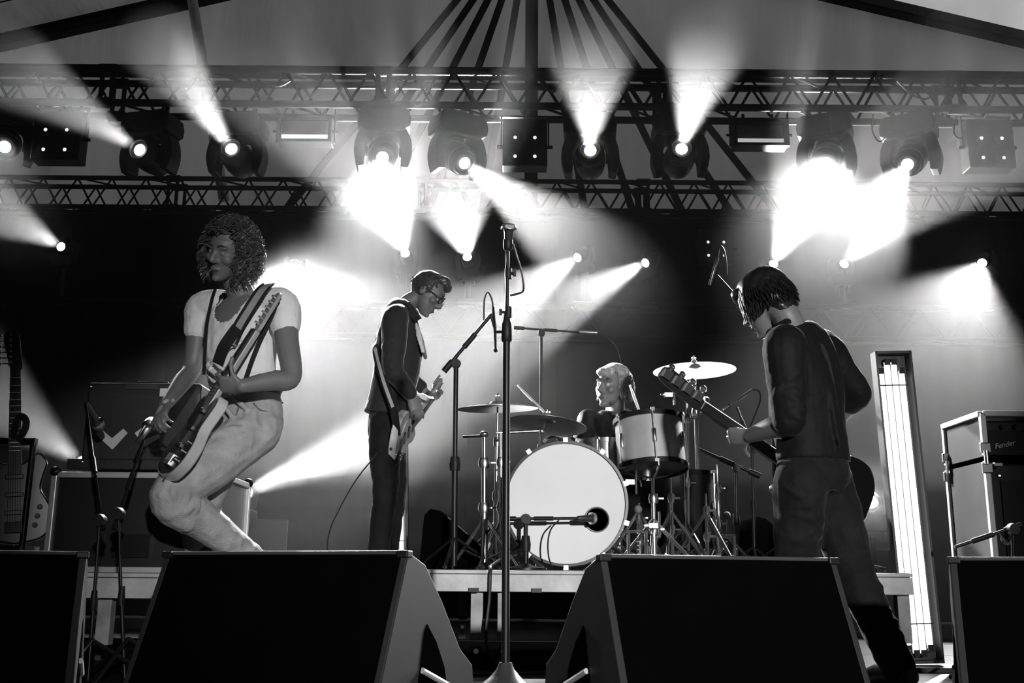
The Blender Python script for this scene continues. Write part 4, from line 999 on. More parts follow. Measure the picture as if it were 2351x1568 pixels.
def hand(mb, wrist, d, n, thumb, curl=(35, 45, 30), k=1.0, spread=1.0, tcurl=25):
    """wrist point, d: towards the knuckles, n: back of the hand, thumb: +1 when the thumb sits on n x d side"""
    d = Vector(d).normalized(); n = Vector(n); n = (n - d * n.dot(d)).normalized(); sd = n.cross(d) * thumb
    rg = []
    for t, w, h in ((-.01, .026, .019), (.02, .031, .017), (.05, .039, .0155), (.08, .041, .0135), (.092, .037, .010)):
        c = wrist + d * t * k
        rg.append([c + sd * w * k * math.cos(a) + n * h * k * math.sin(a) for a in (2 * math.pi * j / 14 for j in range(14))])
    mb.rings(rg)
    for i, (off, L, r) in enumerate(((.030, .072, .0088), (.010, .08, .009), (-.010, .075, .0086), (-.029, .06, .0076))):
        p = wrist + d * (.083 - abs(off - .005) * .25) * k + sd * off * k; dd = d.copy(); sp = (off * 2.2) * spread
        dd = (dd + sd * sp).normalized(); pts = [p - dd * .012 * k, p]; rs = [r * k * 1.05, r * k]
        for a, fr in zip(curl, (.45, .31, .24)):
            ax = dd.cross(n).normalized() if dd.cross(n).length > 1e-4 else sd
            Rm = Matrix.Rotation(-math.radians(a + i * 3), 3, ax); dd = (Rm @ dd).normalized(); n2 = (Rm @ n)
            n_ = n2; p = p + dd * L * fr * k; pts.append(p); rs.append(r * k * (.95 - .12 * len(pts) / 5))
            n = n_ if False else n
        q = crom([(*a, b) for a, b in zip(pts, rs)], 3); mb.tube([Vector(x[:3]) for x in q], [x[3] for x in q], 8); mb.ell(pts[-1], (rs[-1],) * 3, None, 8, 6)
    p = wrist + d * .022 * k + sd * .028 * k; dd = (d * .75 + sd * .65 - n * .25).normalized(); pts = [p - dd * .01, p]; rs = [.0125 * k, .0115 * k]
    for a, L in ((8, .034), (tcurl, .03), (tcurl, .026)):
        dd = (Matrix.Rotation(math.radians(a) * thumb, 3, n) @ dd).normalized(); dd = (dd - n * .12).normalized(); p = p + dd * L * k; pts.append(p); rs.append(.0105 * k)
    mb.tube(pts, rs, 8); mb.ell(pts[-1], (rs[-1],) * 3, None, 8, 6)
def strands(H, rng, count, surf, flow, seg, r0, wav=0.0, fq=9.0):
    """hair: count locks, surf(rng)->unit scalp direction in head frame; flow(dir,t)->offset in head frame (metres)"""
    mb = MB()
    for _ in range(count):
        dv = surf(rng); base = V(dv.x * .08, -.012 + dv.y * .1, .035 + dv.z * .09)
        ph, pr = rng.uniform(0, 6.28), rng.uniform(.7, 1.3); pts = []
        for i in range(seg + 1):
            t = i / seg; o = flow(dv, t, rng) if False else flow(dv, t)
            w = V(math.sin(ph + t * fq * pr), math.cos(ph + t * fq * pr), math.sin(ph * .6 + t * fq * .8 * pr)) * wav * t ** .5
            p = base + o + w; pts.append(H.at(p.x, p.y, p.z))
        rr = r0 * rng.uniform(.7, 1.25)
        mb.tube(pts, [rr * (1 - .55 * (i / seg) ** 2) for i in range(seg + 1)], 5)
    return mb
def cap(H, mb, sc=1.06, ymax=.62, zmin=-.35, back=None):
    """close-fitting scalp shell over crown and back of the skull"""
    rg = []; n = 28
    m2 = MB(); m2.ell(V(0, 0, 0), (1, 1, 1), None, n, 16)
    vs = []
    for v in m2.v:
        x, y, z = v; zz = z if (y < ymax or z > .45) else max(z, .42); yy = y
        if y >= ymax - .25 and z < .5: yy = min(y, ymax - .25 + .0 * z)
        p = (x * .08 * sc, -.012 + yy * .1 * sc, .035 + zz * .09 * sc); vs.append(H.at(*p))
    mb.add(vs, m2.f)
class Rng(random.Random): pass
def usph(zlo, yhi):
    def f(rng):
        while True:
            v = V(rng.gauss(0, 1), rng.gauss(0, 1), rng.gauss(0, 1)).normalized()
            if v.z > zlo and (v.y < yhi or v.z > .62): return v
    return f
SKIN = mat('skin', 0.16, 0.5, var=0.08, scale=14)

# ---------------- guitars
def outline(pts, k=5):
    q = crom(pts + [pts[0]], k)[:-1]; return [(x[0], x[1]) for x in q]
STRATB = outline([(0, .0), (.03, .10), (.10, .155), (.19, .15), (.25, .115), (.32, .125), (.40, .15), (.43, .11), (.37, .055), (.36, .03), (.36, -.03), (.38, -.06), (.405, -.10), (.36, -.135), (.30, -.12), (.24, -.11), (.17, -.145), (.09, -.16), (.02, -.11)])
TELEB = outline([(0, .0), (.02, .10), (.09, .158), (.17, .155), (.24, .115), (.31, .12), (.37, .125), (.40, .09), (.39, .04), (.345, .03), (.34, -.03), (.36, -.05), (.395, -.09), (.36, -.125), (.30, -.12), (.24, -.115), (.17, -.155), (.09, -.158), (.02, -.10)])
class Guitar:
    def __init__(s, name, label, tail, tip, n, L=.99, body=TELEB, bm=None, pick=None, neckm=None, tuners=6, inline=True, headm=None, bass=False, bs=1.0, full=False, hw=None):
        hw = hw or CHROME
        tail, tip = Vector(tail), Vector(tip); a = (tip - tail).normalized(); n = Vector(n); n = (n - a * n.dot(a)).normalized(); w = n.cross(a)
        s.o, s.a, s.n, s.w = tail, a, n, w; s.L = L
        root = s.root = thing(name, tail + a * .2, label, 'guitar')
        def q(x, y, z): return tail + a * x + w * y + n * z
        body = [(x * bs, y * bs) for x, y in body]
        s.q = q; bm = bm or mat('cream_guitar_paint', .55, .25, coat=.6); neckm = neckm or mat('maple_neck', .35, .35)
        MB().prism([q(x, y, -.045) for x, y in body], n * .045).build('body', bm, root, True, bevel=.007)
        pk = outline([(.09, .05), (.16, .09), (.25, .075), (.33, .085), (.34, .02), (.34, -.03), (.36, -.07), (.3, -.085), (.2, -.08), (.12, -.06)])
        if full: pk = [(.2 * bs + (x - .2 * bs) * .93, y * .92) for x, y in body]
        MB().prism([q(x, y, .0005) for x, y in pk], n * .003).build('pickguard', pick or mat('black_pickguard', .015, .3), root)
        hb = L - (.19 if not bass else .23)
        MB().prism([q(.3, .028, .001), q(hb, .021, .004), q(hb, -.021, .004), q(.3, -.028, .001)], n * -.024).build('neck', neckm, root, bevel=.006)
        fb = MB().prism([q(.29, .029, .008), q(hb, .0215, .010), q(hb, -.0215, .010), q(.29, -.029, .008)], n * -.006).build('fretboard', mat('rosewood', .03, .4), root)
        for k in range(14):
            t = hb - (hb - .12) * (1 - 2 ** (-(k + 1) / 12)); 
            if t > .3: MB().cyl(q(t, .024, .0112), q(t, -.024, .0112), .0012, 5).build('fret', CHROME, fb)
        ho = outline([(hb, .022), (hb + .04, .03), (hb + .10, .045 if inline else .04), (L - .02, .05 if inline else .038), (L, .02), (L - .015, -.012 if inline else -.03), (hb + .08, -.022 if inline else -.04), (hb + .03, -.03), (hb, -.022)], 3)
        hs = MB().prism([q(x, y, .0) for x, y in ho], n * -.015).build('headstock', headm or neckm, root, True, bevel=.002)
        for k in range(tuners):
            t = hb + .035 + (L - hb - .06) * (k if inline else k // 2) / max(1, (tuners if inline else tuners / 2) - 1)
            sy = 1 if inline or k % 2 == 0 else -1
            g = MB(); kk = 1.6 if bass else 1
            g.cyl(q(t, sy * .03, -.02), q(t, sy * (.062 if not bass else .052), -.02), .004 * kk, 6); g.ell(q(t, sy * (.066 if not bass else .055), -.02), (.009 * kk, .009 * kk, .009 * kk), None, 8, 6)
            g.cyl(q(t, sy * .02, -.022), q(t, sy * .02, .014), .005 * kk, 8); g.box(q(t, sy * .022, -.02), (.022 * kk, .022 * kk, .012), Matrix((a, w, n)).transposed()); g.build('tuner', CHROME, hs, True)
        for x in ((.14, .22, .30) if not bass else (.17, .25)):
            MB().box(q(x, 0, .006), (.02, .075, .012), Matrix((a, w, n)).transposed()).build('pickup', mat('pickup_black', .02, .3), root, bevel=.003)
        MB().box(q(.075, 0, .007), (.05, .075, .014), Matrix((a, w, n)).transposed()).build('bridge', hw, root, bevel=.003)
        for k in range(3): MB().lathe([(.010, 0), (.012, .004), (.010, .016)], q(.08 + .04 * k, -.085 - .01 * k, .001), n, 12).build('knob', hw, root, True)
        for k in range(4 if bass else 6):
            y0 = (k - (1.5 if bass else 2.5)) / (1.5 if bass else 2.5)
            MB().cyl(q(.07, y0 * .027, .014), q(hb, y0 * .017, .0135), .0008 if not bass else .0015, 4).build('string', hw, root)
        MB().lathe([(.006, 0), (.008, .012)], q(0, 0, -.022), -a, 8).build('strap_button', CHROME, root)
    def strap(s, pts, wdt, m, nrm, name='strap', th=.004):
        """ribbon through pts, broad side facing nrm"""
        q = crom(pts, 6); rg = []
        for i in range(len(q)):
            t = Vector(q[min(i + 1, len(q) - 1)]) - Vector(q[max(i - 1, 0)]); t.normalize(); nn = Vector(nrm[i * len(nrm) // len(q)] if isinstance(nrm, list) else nrm)
            x = t.cross(nn).normalized(); y = x.cross(t).normalized(); c = Vector(q[i])
            rg.append([c + x * wdt / 2 + y * th / 2, c - x * wdt / 2 + y * th / 2, c - x * wdt / 2 - y * th / 2, c + x * wdt / 2 - y * th / 2])
        return MB().rings(rg).build(name, m, s.root)
def ribbon(name, pts, wdt, m, nrm, parent, th=.005):
    g = Guitar.__new__(Guitar); g.root = parent; return g.strap(pts, wdt, m, nrm, name, th)

TEE = mat('pale_tee_shirt', 0.74, 0.8, var=0.1, bump=0.25, bscale=30); JEANL = mat('light_denim', 0.38, 0.75, var=0.2, scale=14, bump=0.45, bscale=170)
JEAND = mat('dark_denim', 0.013, 0.8, var=0.3, scale=10, bump=0.3, bscale=160, spec=0.12, sheen=.12); BLKSH = mat('black_shirt_cotton', 0.005, 0.75, bump=0.3, bscale=30, spec=.25, sheen=.06)
JACK = mat('charcoal_jacket_wool', 0.022, 0.8, var=0.15, bump=0.3, bscale=60, spec=.3, sheen=.5); SHOE = mat('dark_shoe_leather', .02, .4)
HAIRB = mat('brown_hair', .05, .4, var=.4, scale=40, sheen=.6); HAIRD = mat('dark_hair', .014, .35, var=.3, scale=40); HAIRL = mat('blond_hair', .38, .4, var=.35, scale=40)
def shoe(mb, ankle, toe_dir, zf):
    d = Vector((toe_dir[0], toe_dir[1], 0)).normalized(); a = Vector(ankle)
    mb.tube([V(a.x, a.y, zf + .045) - d * .06, V(a.x, a.y, zf + .05), V(a.x, a.y, zf + .042) + d * .1, V(a.x, a.y, zf + .03) + d * .17], [.04, .046, .044, .028], 14)
    mb.cyl(V(a.x, a.y, zf + .05), V(a.x, a.y, zf + .1), .042, 14)

# ============ left guitarist: curly hair, pale tee, light jeans, knees bent
pr = thing('person', V(P(520, 1300, 4.5).x, 4.5, LRZ), 'curly-haired guitarist in pale tee shirt and light jeans, knees bent', 'person', 'band members')
H1 = HeadF(P(528, 578, 4.32), V(-.42, -.78, -.36), V(.2, -.28, .95), 1.02)
nb = P(558, 688, 4.45); sideL = V(.86, -.42, -.02).normalized()
rs_, ls_ = P(466, 708, 4.52), P(650, 700, 4.36)
re, rw = P(440, 848, 4.5), P(384, 925, 4.27)
le, lw = P(668, 866, 4.24), P(556, 886, 4.12)
pel = P(566, 955, 4.45)
lh, rh = P(590, 985, 4.4), P(532, 985, 4.53)
lk, la = P(394, 1142, 4.18), P(585, 1288, 4.52)
rk_, ra = P(474, 1135, 4.5), P(440, 1280, 4.72)
body = MB(); H1.skin(body)
limb(body, [H1.at(0, -.025, -.06), H1.at(0, -.03, -.11), nb], [.054, .053, .062])
trunk(body, [(nb + V(0, 0, .0), .09, .06), (P(556, 725, 4.45), .16, .085), (P(553, 790, 4.44), .155, .095), (P(556, 860, 4.44), .14, .088), (P(563, 930, 4.45), .14, .09), (P(566, 985, 4.45), .13, .09)], sideL)
limb(body, [rs_, rs_.lerp(re, .5), re, re.lerp(rw, .4), rw], [.056, .05, .041, .04, .027]); limb(body, [ls_, ls_.lerp(le, .5), le, le.lerp(lw, .4), lw], [.056, .051, .043, .042, .028])
hand(body, rw, P(352, 985, 4.16) - rw, V(-.5, -.8, .25), -1, (25, 40, 30), 1.0)
hand(body, lw, P(486, 880, 4.12) - lw, V(.1, -.75, -.6), -1, (30, 55, 40), 1.0)
limb(body, [lh, lh.lerp(lk, .5), lk, lk.lerp(la, .4), la], [.08, .075, .055, .05, .036]); limb(body, [rh, rh.lerp(rk_, .5), rk_, rk_.lerp(ra, .4), ra], [.08, .075, .055, .05, .036])
fuse(body, 'body', SKIN, pr, .0065, 2); H1.parts(pr, True, True)
m = MB()
trunk(m, [(P(556, 694, 4.45), .105, .075), (P(555, 722, 4.45), .172, .1), (P(552, 790, 4.44), .17, .113), (P(556, 860, 4.44), .158, .108), (P(563, 895, 4.45), .16, .112), (P(566, 917, 4.45), .166, .118)], sideL)
limb(m, [nb.lerp(rs_, .6), rs_, rs_.lerp(re, .2), rs_.lerp(re, .34)], [.07, .074, .07, .068]); limb(m, [nb.lerp(ls_, .6), ls_, ls_.lerp(le, .2), ls_.lerp(le, .3)], [.07, .072, .07, .066])
rg_ = Rng(21); CF = V(0, -1, 0)
folds(m, P(553, 810, 4.44), P(564, 910, 4.45), .15, .155, 9, .011, rg_, 1.4, .5, face=CF)
for sg, sh, el in ((-1, rs_, re), (1, ls_, le)): folds(m, sh, sh.lerp(el, .3), .07, .066, 3, .008, rg_, 1.6, .5, face=CF)
tee = fuse(m, 'tee_shirt', TEE, pr, .0075, 1, .01, .06)
NC = P(545, 690, 4.42); NF = V(-.42, -.88, 0).normalized()
cut(tee, lambda p: (p - NC).dot(NF) > -.02 and ((p - NC).dot(sideL) / .078) ** 2 + ((p.z - NC.z) / .112) ** 2 < 1)
m = MB()
trunk(m, [(P(565, 915, 4.45), .15, .105), (P(567, 955, 4.45), .162, .118), (P(566, 1000, 4.45), .15, .115), (P(566, 1015, 4.45), .1, .09)], sideL)
limb(m, [lh, lh.lerp(lk, .5), lk, lk.lerp(la, .35), lk.lerp(la, .7), la], [.108, .102, .09, .08, .066, .058]); limb(m, [rh, rh.lerp(rk_, .5), rk_, rk_.lerp(ra, .35), ra], [.105, .095, .08, .07, .058])
folds(m, lh, lk, .108, .092, 8, .02, rg_, 1.3, .9, .0, .4, CF); folds(m, lh, lk, .1, .09, 4, .017, rg_, 1.2, .5, .85, 1.05, CF)
folds(m, lk, la, .092, .064, 5, .019, rg_, 1.3, .5, .02, .25, CF); folds(m, lk, la, .075, .06, 7, .011, rg_, 1.6, .5, .6, 1.0, CF); folds(m, P(566, 945, 4.45), P(566, 1000, 4.45), .15, .14, 8, .012, rg_, 1.0, .8, face=CF)
fuse(m, 'jeans', JEANL, pr, .0075, 1, .008, .05)
m = MB(); trunk(m, [(P(565, 916, 4.45), .158, .112), (P(566, 934, 4.45), .165, .12)], sideL, 2); m.build('waistband', JEANL, pr, True)
SEAM = mat('denim_seam', .12, .8)
m = MB(); m.tube([la + (la - lk).normalized() * (-.0) + (V(math.cos(t) * .06, math.sin(t) * .06, 0)) for t in np.linspace(0, 6.283, 20)[:-1]], .006, 6, closed=True); m.build('trouser_hem', SEAM, pr, True)
m = MB(); m.curve([P(549, 925, 4.315), P(546, 942, 4.31), P(538, 962, 4.32)], .003, 6, 4); m.curve([P(582, 925, 4.315), P(596, 940, 4.315), P(615, 945, 4.34)], .003, 6, 4); m.build('jeans_seam', SEAM, pr, True)
m = MB(); shoe(m, la, (-.5, -.7), LRZ); fuse(m, 'shoe', SHOE, pr, .008, 2); m = MB(); shoe(m, ra, (-.8, -.3), LRZ); fuse(m, 'shoe', SHOE, pr, .008, 2)
MB().ell(P(551, 924, 4.325), (.008, .006, .008), None, 8, 6).build('trouser_button', CHROME, pr)
rng = Rng(3)
hm = MB(); cap(H1, hm, 1.1, .55)
fuse(hm, 'scalp_hair', HAIRB, pr, .008, 3, .02, .03)
cu = strands(H1, rng, 1500, usph(-.7, .6), lambda d, t: V(d.x * .05 * t, d.y * .042 * t, d.z * .034 * t - .05 * t * t * (1.1 - d.z)), 11, .0026, .013, 15.0)
cu.build('curls', HAIRB, pr, True)
gt = Guitar('electric_guitar', 'pale electric guitar with black pickguard held by the curly-haired guitarist', P(368, 1094, 4.1), P(640, 674, 4.2), V(-.8, -.55, .1), .88, bs=.95, full=True)
STRP = mat('striped_strap_cloth', .28, .7); BLS = mat('black_strap', .012, .6)
gt.strap([P(617, 652, 4.33), P(600, 668, 4.26), P(575, 705, 4.25), P(548, 750, 4.26), P(530, 790, 4.27)], .052, STRP, V(-.2, -1, .1))
for dx in (-13, 12): gt.strap([P(617 + dx, 651, 4.32), P(600 + dx, 668, 4.25), P(575 + dx, 706, 4.243), P(548 + dx, 751, 4.253), P(530 + dx, 791, 4.262)], .011, BLS, V(-.2, -1, .1), 'strap_stripe')
gt.strap([P(545, 752, 4.255), P(528, 775, 4.262), P(512, 800, 4.27), P(500, 835, 4.3)], .055, BLS, V(-.2, -1, .1), 'strap_leather')
ribbon('suspender', [P(494, 664, 4.42), P(486, 690, 4.385), P(475, 745, 4.375), P(471, 800, 4.385), P(468, 860, 4.4)], .014, BLS, V(-.3, -1, 0), pr)
ribbon('suspender', [P(640, 668, 4.31), P(628, 715, 4.27), P(600, 775, 4.265), P(578, 830, 4.28), P(564, 872, 4.3)], .02, BLS, V(-.2, -1, 0), pr)
ribbon('wrist_band', [rw + V(.028, -.0, .012), rw + V(0, -.03, .0), rw + V(-.028, -.0, -.012)], .016, mat('pale_band', .4, .6), V(-.3, -1, 0), pr)

# ============ centre guitarist: profile in dark jacket
pr = thing('person', V(P(885, 1300, 6.1).x, 6.1, LRZ), 'guitarist in dark jacket and glasses standing in profile, looking down', 'person', 'band members')
H2 = HeadF(P(981, 674, 6.08), V(.78, -.12, -.6), V(.62, 0, .8), 1.05)
nb = P(928, 705, 6.1); side2 = V(.12, -1, 0).normalized()
ns, fs = P(907, 738, 5.93), P(910, 738, 6.27)
ne, nw = P(902, 848, 5.88), P(944, 908, 5.93)
fe, fw = P(918, 850, 6.33), P(972, 895, 6.3)
nh, fh_ = P(885, 975, 6.02), P(890, 975, 6.18)
nkn, na = P(884, 1135, 5.98), P(866, 1290, 6.02)
fkn, fa = P(905, 1130, 6.2), P(888, 1290, 6.24)
body = MB(); H2.skin(body)
limb(body, [H2.at(0, -.03, -.05), H2.at(0, -.05, -.1), nb], [.054, .054, .06])
trunk(body, [(nb, .09, .07), (P(915, 745, 6.1), .15, .09), (P(912, 800, 6.1), .15, .1), (P(905, 870, 6.1), .13, .095), (P(892, 940, 6.1), .14, .095), (P(888, 985, 6.1), .13, .09)], side2)
limb(body, [ns, ns.lerp(ne, .5), ne, ne.lerp(nw, .4), nw], [.052, .047, .04, .038, .027]); limb(body, [fs, fs.lerp(fe, .5), fe, fe.lerp(fw, .4), fw], [.052, .047, .04, .038, .027])
hand(body, nw, P(960, 950, 5.92) - nw, V(.3, -.9, .2), 1, (15, 30, 25), 1.05)
hand(body, fw, P(1000, 915, 6.35) - fw, V(.2, .6, -.7), 1, (50, 60, 40))
limb(body, [nh, nh.lerp(nkn, .5), nkn, nkn.lerp(na, .4), na], [.075, .07, .052, .047, .034]); limb(body, [fh_, fh_.lerp(fkn, .5), fkn, fkn.lerp(fa, .4), fa], [.075, .07, .052, .047, .034])
fuse(body, 'body', SKIN, pr, .007, 2); H2.parts(pr)
m = MB()
trunk(m, [(P(933, 700, 6.1), .085, .07), (P(918, 722, 6.1), .165, .1), (P(917, 780, 6.1), .17, .135), (P(912, 840, 6.1), .165, .14), (P(900, 900, 6.1), .165, .13), (P(888, 955, 6.1), .17, .135)], side2)
limb(m, [nb.lerp(ns, .7), ns, ns.lerp(ne, .5), ne, ne.lerp(nw, .45), ne.lerp(nw, .9)], [.08, .082, .072, .062, .055, .048]); limb(m, [fs, fs.lerp(fe, .5), fe, fe.lerp(fw, .85)], [.08, .068, .06, .046])
folds(m, ns, ne, .08, .064, 6, .012, rg_, 1.6, .6, .4, 1.1, CF); folds(m, ne, nw, .06, .05, 5, .01, rg_, 1.8, .5, .0, .8, CF)
fuse(m, 'jacket', JACK, pr, .008, 2, .01, .08)
m = MB()
for a, b in ((.0, .0),):
    m.curve([P(958, 722, 5.98), P(940, 700, 5.97), P(926, 690, 6.05), P(924, 688, 6.15), P(940, 700, 6.22)], .014, 8, 5)
m.build('collar', JACK, pr, True)
m = MB(); m.prism([P(950, 725, 5.99), P(966, 760, 5.965), P(976, 808, 5.962), P(968, 812, 5.95), P(955, 770, 5.945)], V(0, .2, 0)); fuse(m, 'shirt_front', mat('white_shirt', .6, .8), pr, .008, 4)
m = MB()
trunk(m, [(P(890, 950, 6.1), .145, .105), (P(887, 990, 6.1), .15, .11), (P(887, 1015, 6.1), .12, .09)], side2)
limb(m, [nh, nh.lerp(nkn, .5), nkn, nkn.lerp(na, .35), na + V(0, 0, -.02)], [.098, .09, .074, .068, .058]); limb(m, [fh_, fh_.lerp(fkn, .5), fkn, fkn.lerp(fa, .35), fa + V(0, 0, -.02)], [.098, .09, .074, .068, .058])
fuse(m, 'jeans', JEAND, pr, .009, 2, .016, .07)
m = MB(); shoe(m, na, (1, -.2), LRZ); fuse(m, 'shoe', SHOE, pr, .008, 2); m = MB(); shoe(m, fa, (1, .1), LRZ); fuse(m, 'shoe', SHOE, pr, .008, 2)
hm = MB(); cap(H2, hm, 1.1, .6); hm.ell(H2.at(0, .035, .115), (.06, .05, .03), H2.R); hm.ell(H2.at(0, .075, .095), (.05, .03, .03), H2.R)
fuse(hm, 'scalp_hair', HAIRB, pr, .008, 3, .012, .03)
st = strands(H2, Rng(5), 420, usph(-.25, .5), lambda d, t: V(d.x * .012 * t, d.y * .012 * t + .03 * t * max(0, d.z), d.z * .016 * t - .022 * t * (1 - max(0, d.z))), 4, .004, .003)
st.build('hair_strands', HAIRB, pr, True)
GLS = mat('black_spectacle_frame', .01, .3)
m = MB()
for x in (-1, 1):
    m.tube([H2.at(x * .031 + .022 * math.cos(a), .1, .006 + .017 * math.sin(a)) for a in (2 * math.pi * j / 16 for j in range(16))], .0028, 6, closed=True)
    m.tube([H2.at(x * .053, .1, .01), H2.at(x * .078, .06, .01), H2.at(x * .082, -.0, .006)], .0026, 6)
m.tube([H2.at(-.01, .102, .01), H2.at(.01, .102, .01)], .0026, 6); m.build('spectacles', GLS, pr, True)
g2 = Guitar('electric_guitar', 'white electric guitar seen end-on against the jacketed guitarist\'s hip', P(908, 1030, 5.88), P(1014, 884, 6.62), V(.85, -.3, -.35), .93, STRATB, mat('white_guitar_paint', .7, .25, coat=.6), mat('cream_pickguard', .6, .3), headm=mat('pale_maple', .65, .35))
WH = mat('pale_strap', .5, .6)
g2.strap([P(960, 735, 5.93), P(925, 695, 6.0), P(890, 705, 6.25), P(868, 760, 6.22), P(862, 800, 6.0), P(880, 870, 5.86), P(903, 935, 5.83), P(912, 1000, 5.86)], .05, BLS, [V(0, -1, .3)] * 2 + [V(-1, 0, .3)] * 2 + [V(-.6, -1, 0)] * 4)
g2.strap([P(861, 800, 5.985), P(879, 870, 5.85), P(902, 935, 5.82)], .02, WH, V(-.6, -1, 0), 'strap_stripe')

# ============ drummer, seated behind the kit
pr = thing('person', V(P(1420, 1290, 6.3).x, 6.3, DRZ), 'fair-haired drummer in black shirt seated behind the kit', 'person', 'band members')
H3 = HeadF(P(1408, 888, 6.1), V(-.72, -.66, -.05), V(.1, -.1, 1), 1.06)
nb = P(1412, 948, 6.22); side3 = V(.86, -.35, 0).normalized()
rs3, ls3 = P(1352, 968, 6.28), P(1474, 970, 6.12)
re3, rw3 = P(1330, 1040, 6.1), P(1286, 1003, 5.92)
le3, lw3 = P(1500, 1050, 6.0), P(1478, 990, 5.75)
pel = V(P(1420, 1100, 6.3).x, 6.3, DRZ + .56)
body = MB(); H3.skin(body)
limb(body, [H3.at(0, -.025, -.06), H3.at(0, -.03, -.1), nb], [.055, .055, .062])
trunk(body, [(nb, .08, .06), (P(1413, 975, 6.22), .15, .085), (P(1414, 1020, 6.24), .15, .095), (P(1416, 1070, 6.27), .13, .09), (pel, .14, .1)], side3)
limb(body, [rs3, rs3.lerp(re3, .5), re3, re3.lerp(rw3, .4), rw3], [.05, .046, .04, .038, .026]); limb(body, [ls3, ls3.lerp(le3, .5), le3, le3.lerp(lw3, .4), lw3], [.05, .046, .04, .038, .026])
hand(body, rw3, P(1245, 945, 5.85) - rw3, V(.2, -.7, .6), 1, (45, 60, 40)); hand(body, lw3, P(1472, 958, 5.68) - lw3, V(.3, .2, .8), -1, (45, 60, 40))
for sx, ft in ((-.12, P(1380, 1290, 5.7)), (.15, P(1500, 1290, 5.75))):
    h_ = pel + side3 * sx + V(0, 0, -.02); kn = V(ft.x + .02, ft.y + .08, DRZ + .52); an = V(ft.x, ft.y + .12, DRZ + .09)
    limb(body, [h_, h_.lerp(kn, .5), kn, kn.lerp(an, .4), an], [.08, .072, .055, .05, .036])
fuse(body, 'body', SKIN, pr, .007, 2); H3.parts(pr)
m = MB()
trunk(m, [(P(1412, 940, 6.21), .08, .07), (P(1413, 962, 6.22), .165, .1), (P(1414, 1010, 6.23), .175, .118), (P(1416, 1070, 6.27), .16, .115), (pel + V(0, 0, .02), .165, .12)], side3)
limb(m, [rs3, rs3.lerp(re3, .5), re3, re3.lerp(rw3, .45)], [.075, .066, .058, .052]); limb(m, [ls3, ls3.lerp(le3, .5), le3, le3.lerp(lw3, .5)], [.075, .066, .058, .052])
fuse(m, 'shirt', BLKSH, pr, .009, 2, .014, .07)
m = MB()
for sx, ft in ((-.12, P(1380, 1290, 5.7)), (.15, P(1500, 1290, 5.75))):
    h_ = pel + side3 * sx + V(0, 0, -.02); kn = V(ft.x + .02, ft.y + .08, DRZ + .52); an = V(ft.x, ft.y + .12, DRZ + .09)
    limb(m, [h_, h_.lerp(kn, .5), kn, kn.lerp(an, .4), an], [.1, .088, .074, .068, .058])
fuse(m, 'trousers', JEAND, pr, .009, 2, .012, .07)
for ft in (P(1380, 1290, 5.7), P(1500, 1290, 5.75)):
    m = MB(); shoe(m, V(ft.x, ft.y + .12, 0), (-.1, -1), DRZ); fuse(m, 'shoe', SHOE, pr, .008, 2)
hm = MB(); cap(H3, hm, 1.12, .62); hm.ell(H3.at(0, -.05, -.03), (.085, .055, .06), H3.R); hm.ell(H3.at(0, .07, .075), (.07, .03, .035), H3.R)
for x in (-1, 1): hm.ell(H3.at(x * .074, -.02, -.025), (.02, .05, .06), H3.R)
fuse(hm, 'scalp_hair', HAIRL, pr, .009, 3, .012, .025)
st = strands(H3, Rng(8), 800, usph(-.5, .35), lambda d, t: V(d.x * .026 * t, d.y * .026 * t - (.0 if d.y < 0 else .0), -.06 * t * t * (1.0 - .2 * d.z) + .012 * t * d.z), 6, .003, .003)
st.build('hair_strands', HAIRL, pr, True)
STK = mat('hickory', .6, .5)
for a, b, Ya_, Yb_, lb in (((1250, 946), (1188, 884), 5.83, 5.75, 'drumstick pointing up left above the left cymbals'), ((1474, 962), (1446, 884), 5.66, 5.6, 'drumstick resting upright at the silver tom rim')):
    q0, q1 = P(*a, Ya_), P(*b, Yb_); L = (q1 - q0).length
    o = MB().lathe([(.005, 0), (.0075, .01), (.0075, L * .75), (.0045, L * .94), (.006, L * .97), (.004, L)], q0, q1 - q0, 10).build('drumstick', STK, None, True, org=q0); tag(o, lb, 'drumstick', 'drumsticks held by the drummer')

# ============ bassist, back turned, wide stance
pr = thing('person', V(P(1930, 1560, 4.1).x, 4.1, 0), 'dark-haired bassist in black shirt with back turned, legs apart', 'person', 'band members')
H4 = HeadF(P(1755, 694, 4.12), V(-.58, .66, -.45), V(-.2, .15, .95), 1.05)
nb = P(1822, 768, 4.08); side4 = V(.72, .62, 0).normalized()
ls4, rs4 = P(1800, 800, 3.93), P(1896, 806, 4.26)
le4, lw4 = P(1812, 968, 3.93), P(1722, 1000, 4.12)
re4, rw4 = P(1968, 902, 4.33), P(1905, 985, 4.5)
pel = P(1868, 1075, 4.1)
lh4, rh4 = P(1838, 1105, 4.03), P(1896, 1105, 4.17)
lk4, la4 = P(1826, 1330, 4.15), P(1806, 1530, 4.3)
rk4, ra4 = P(1962, 1325, 4.12), P(2062, 1510, 4.05)
ra4.z = .09; la4.z = .09
body = MB(); H4.skin(body)
limb(body, [H4.at(0, -.03, -.05), H4.at(0, -.05, -.1), nb], [.056, .056, .064])
trunk(body, [(nb, .09, .06), (P(1838, 812, 4.09), .165, .085), (P(1848, 880, 4.09), .16, .1), (P(1860, 970, 4.1), .135, .09), (P(1866, 1040, 4.1), .14, .09), (P(1868, 1100, 4.1), .14, .09)], side4)
limb(body, [ls4, ls4.lerp(le4, .5), le4, le4.lerp(lw4, .4), lw4], [.058, .052, .044, .043, .029]); limb(body, [rs4, rs4.lerp(re4, .5), re4, re4.lerp(rw4, .4), rw4], [.058, .052, .044, .043, .029])
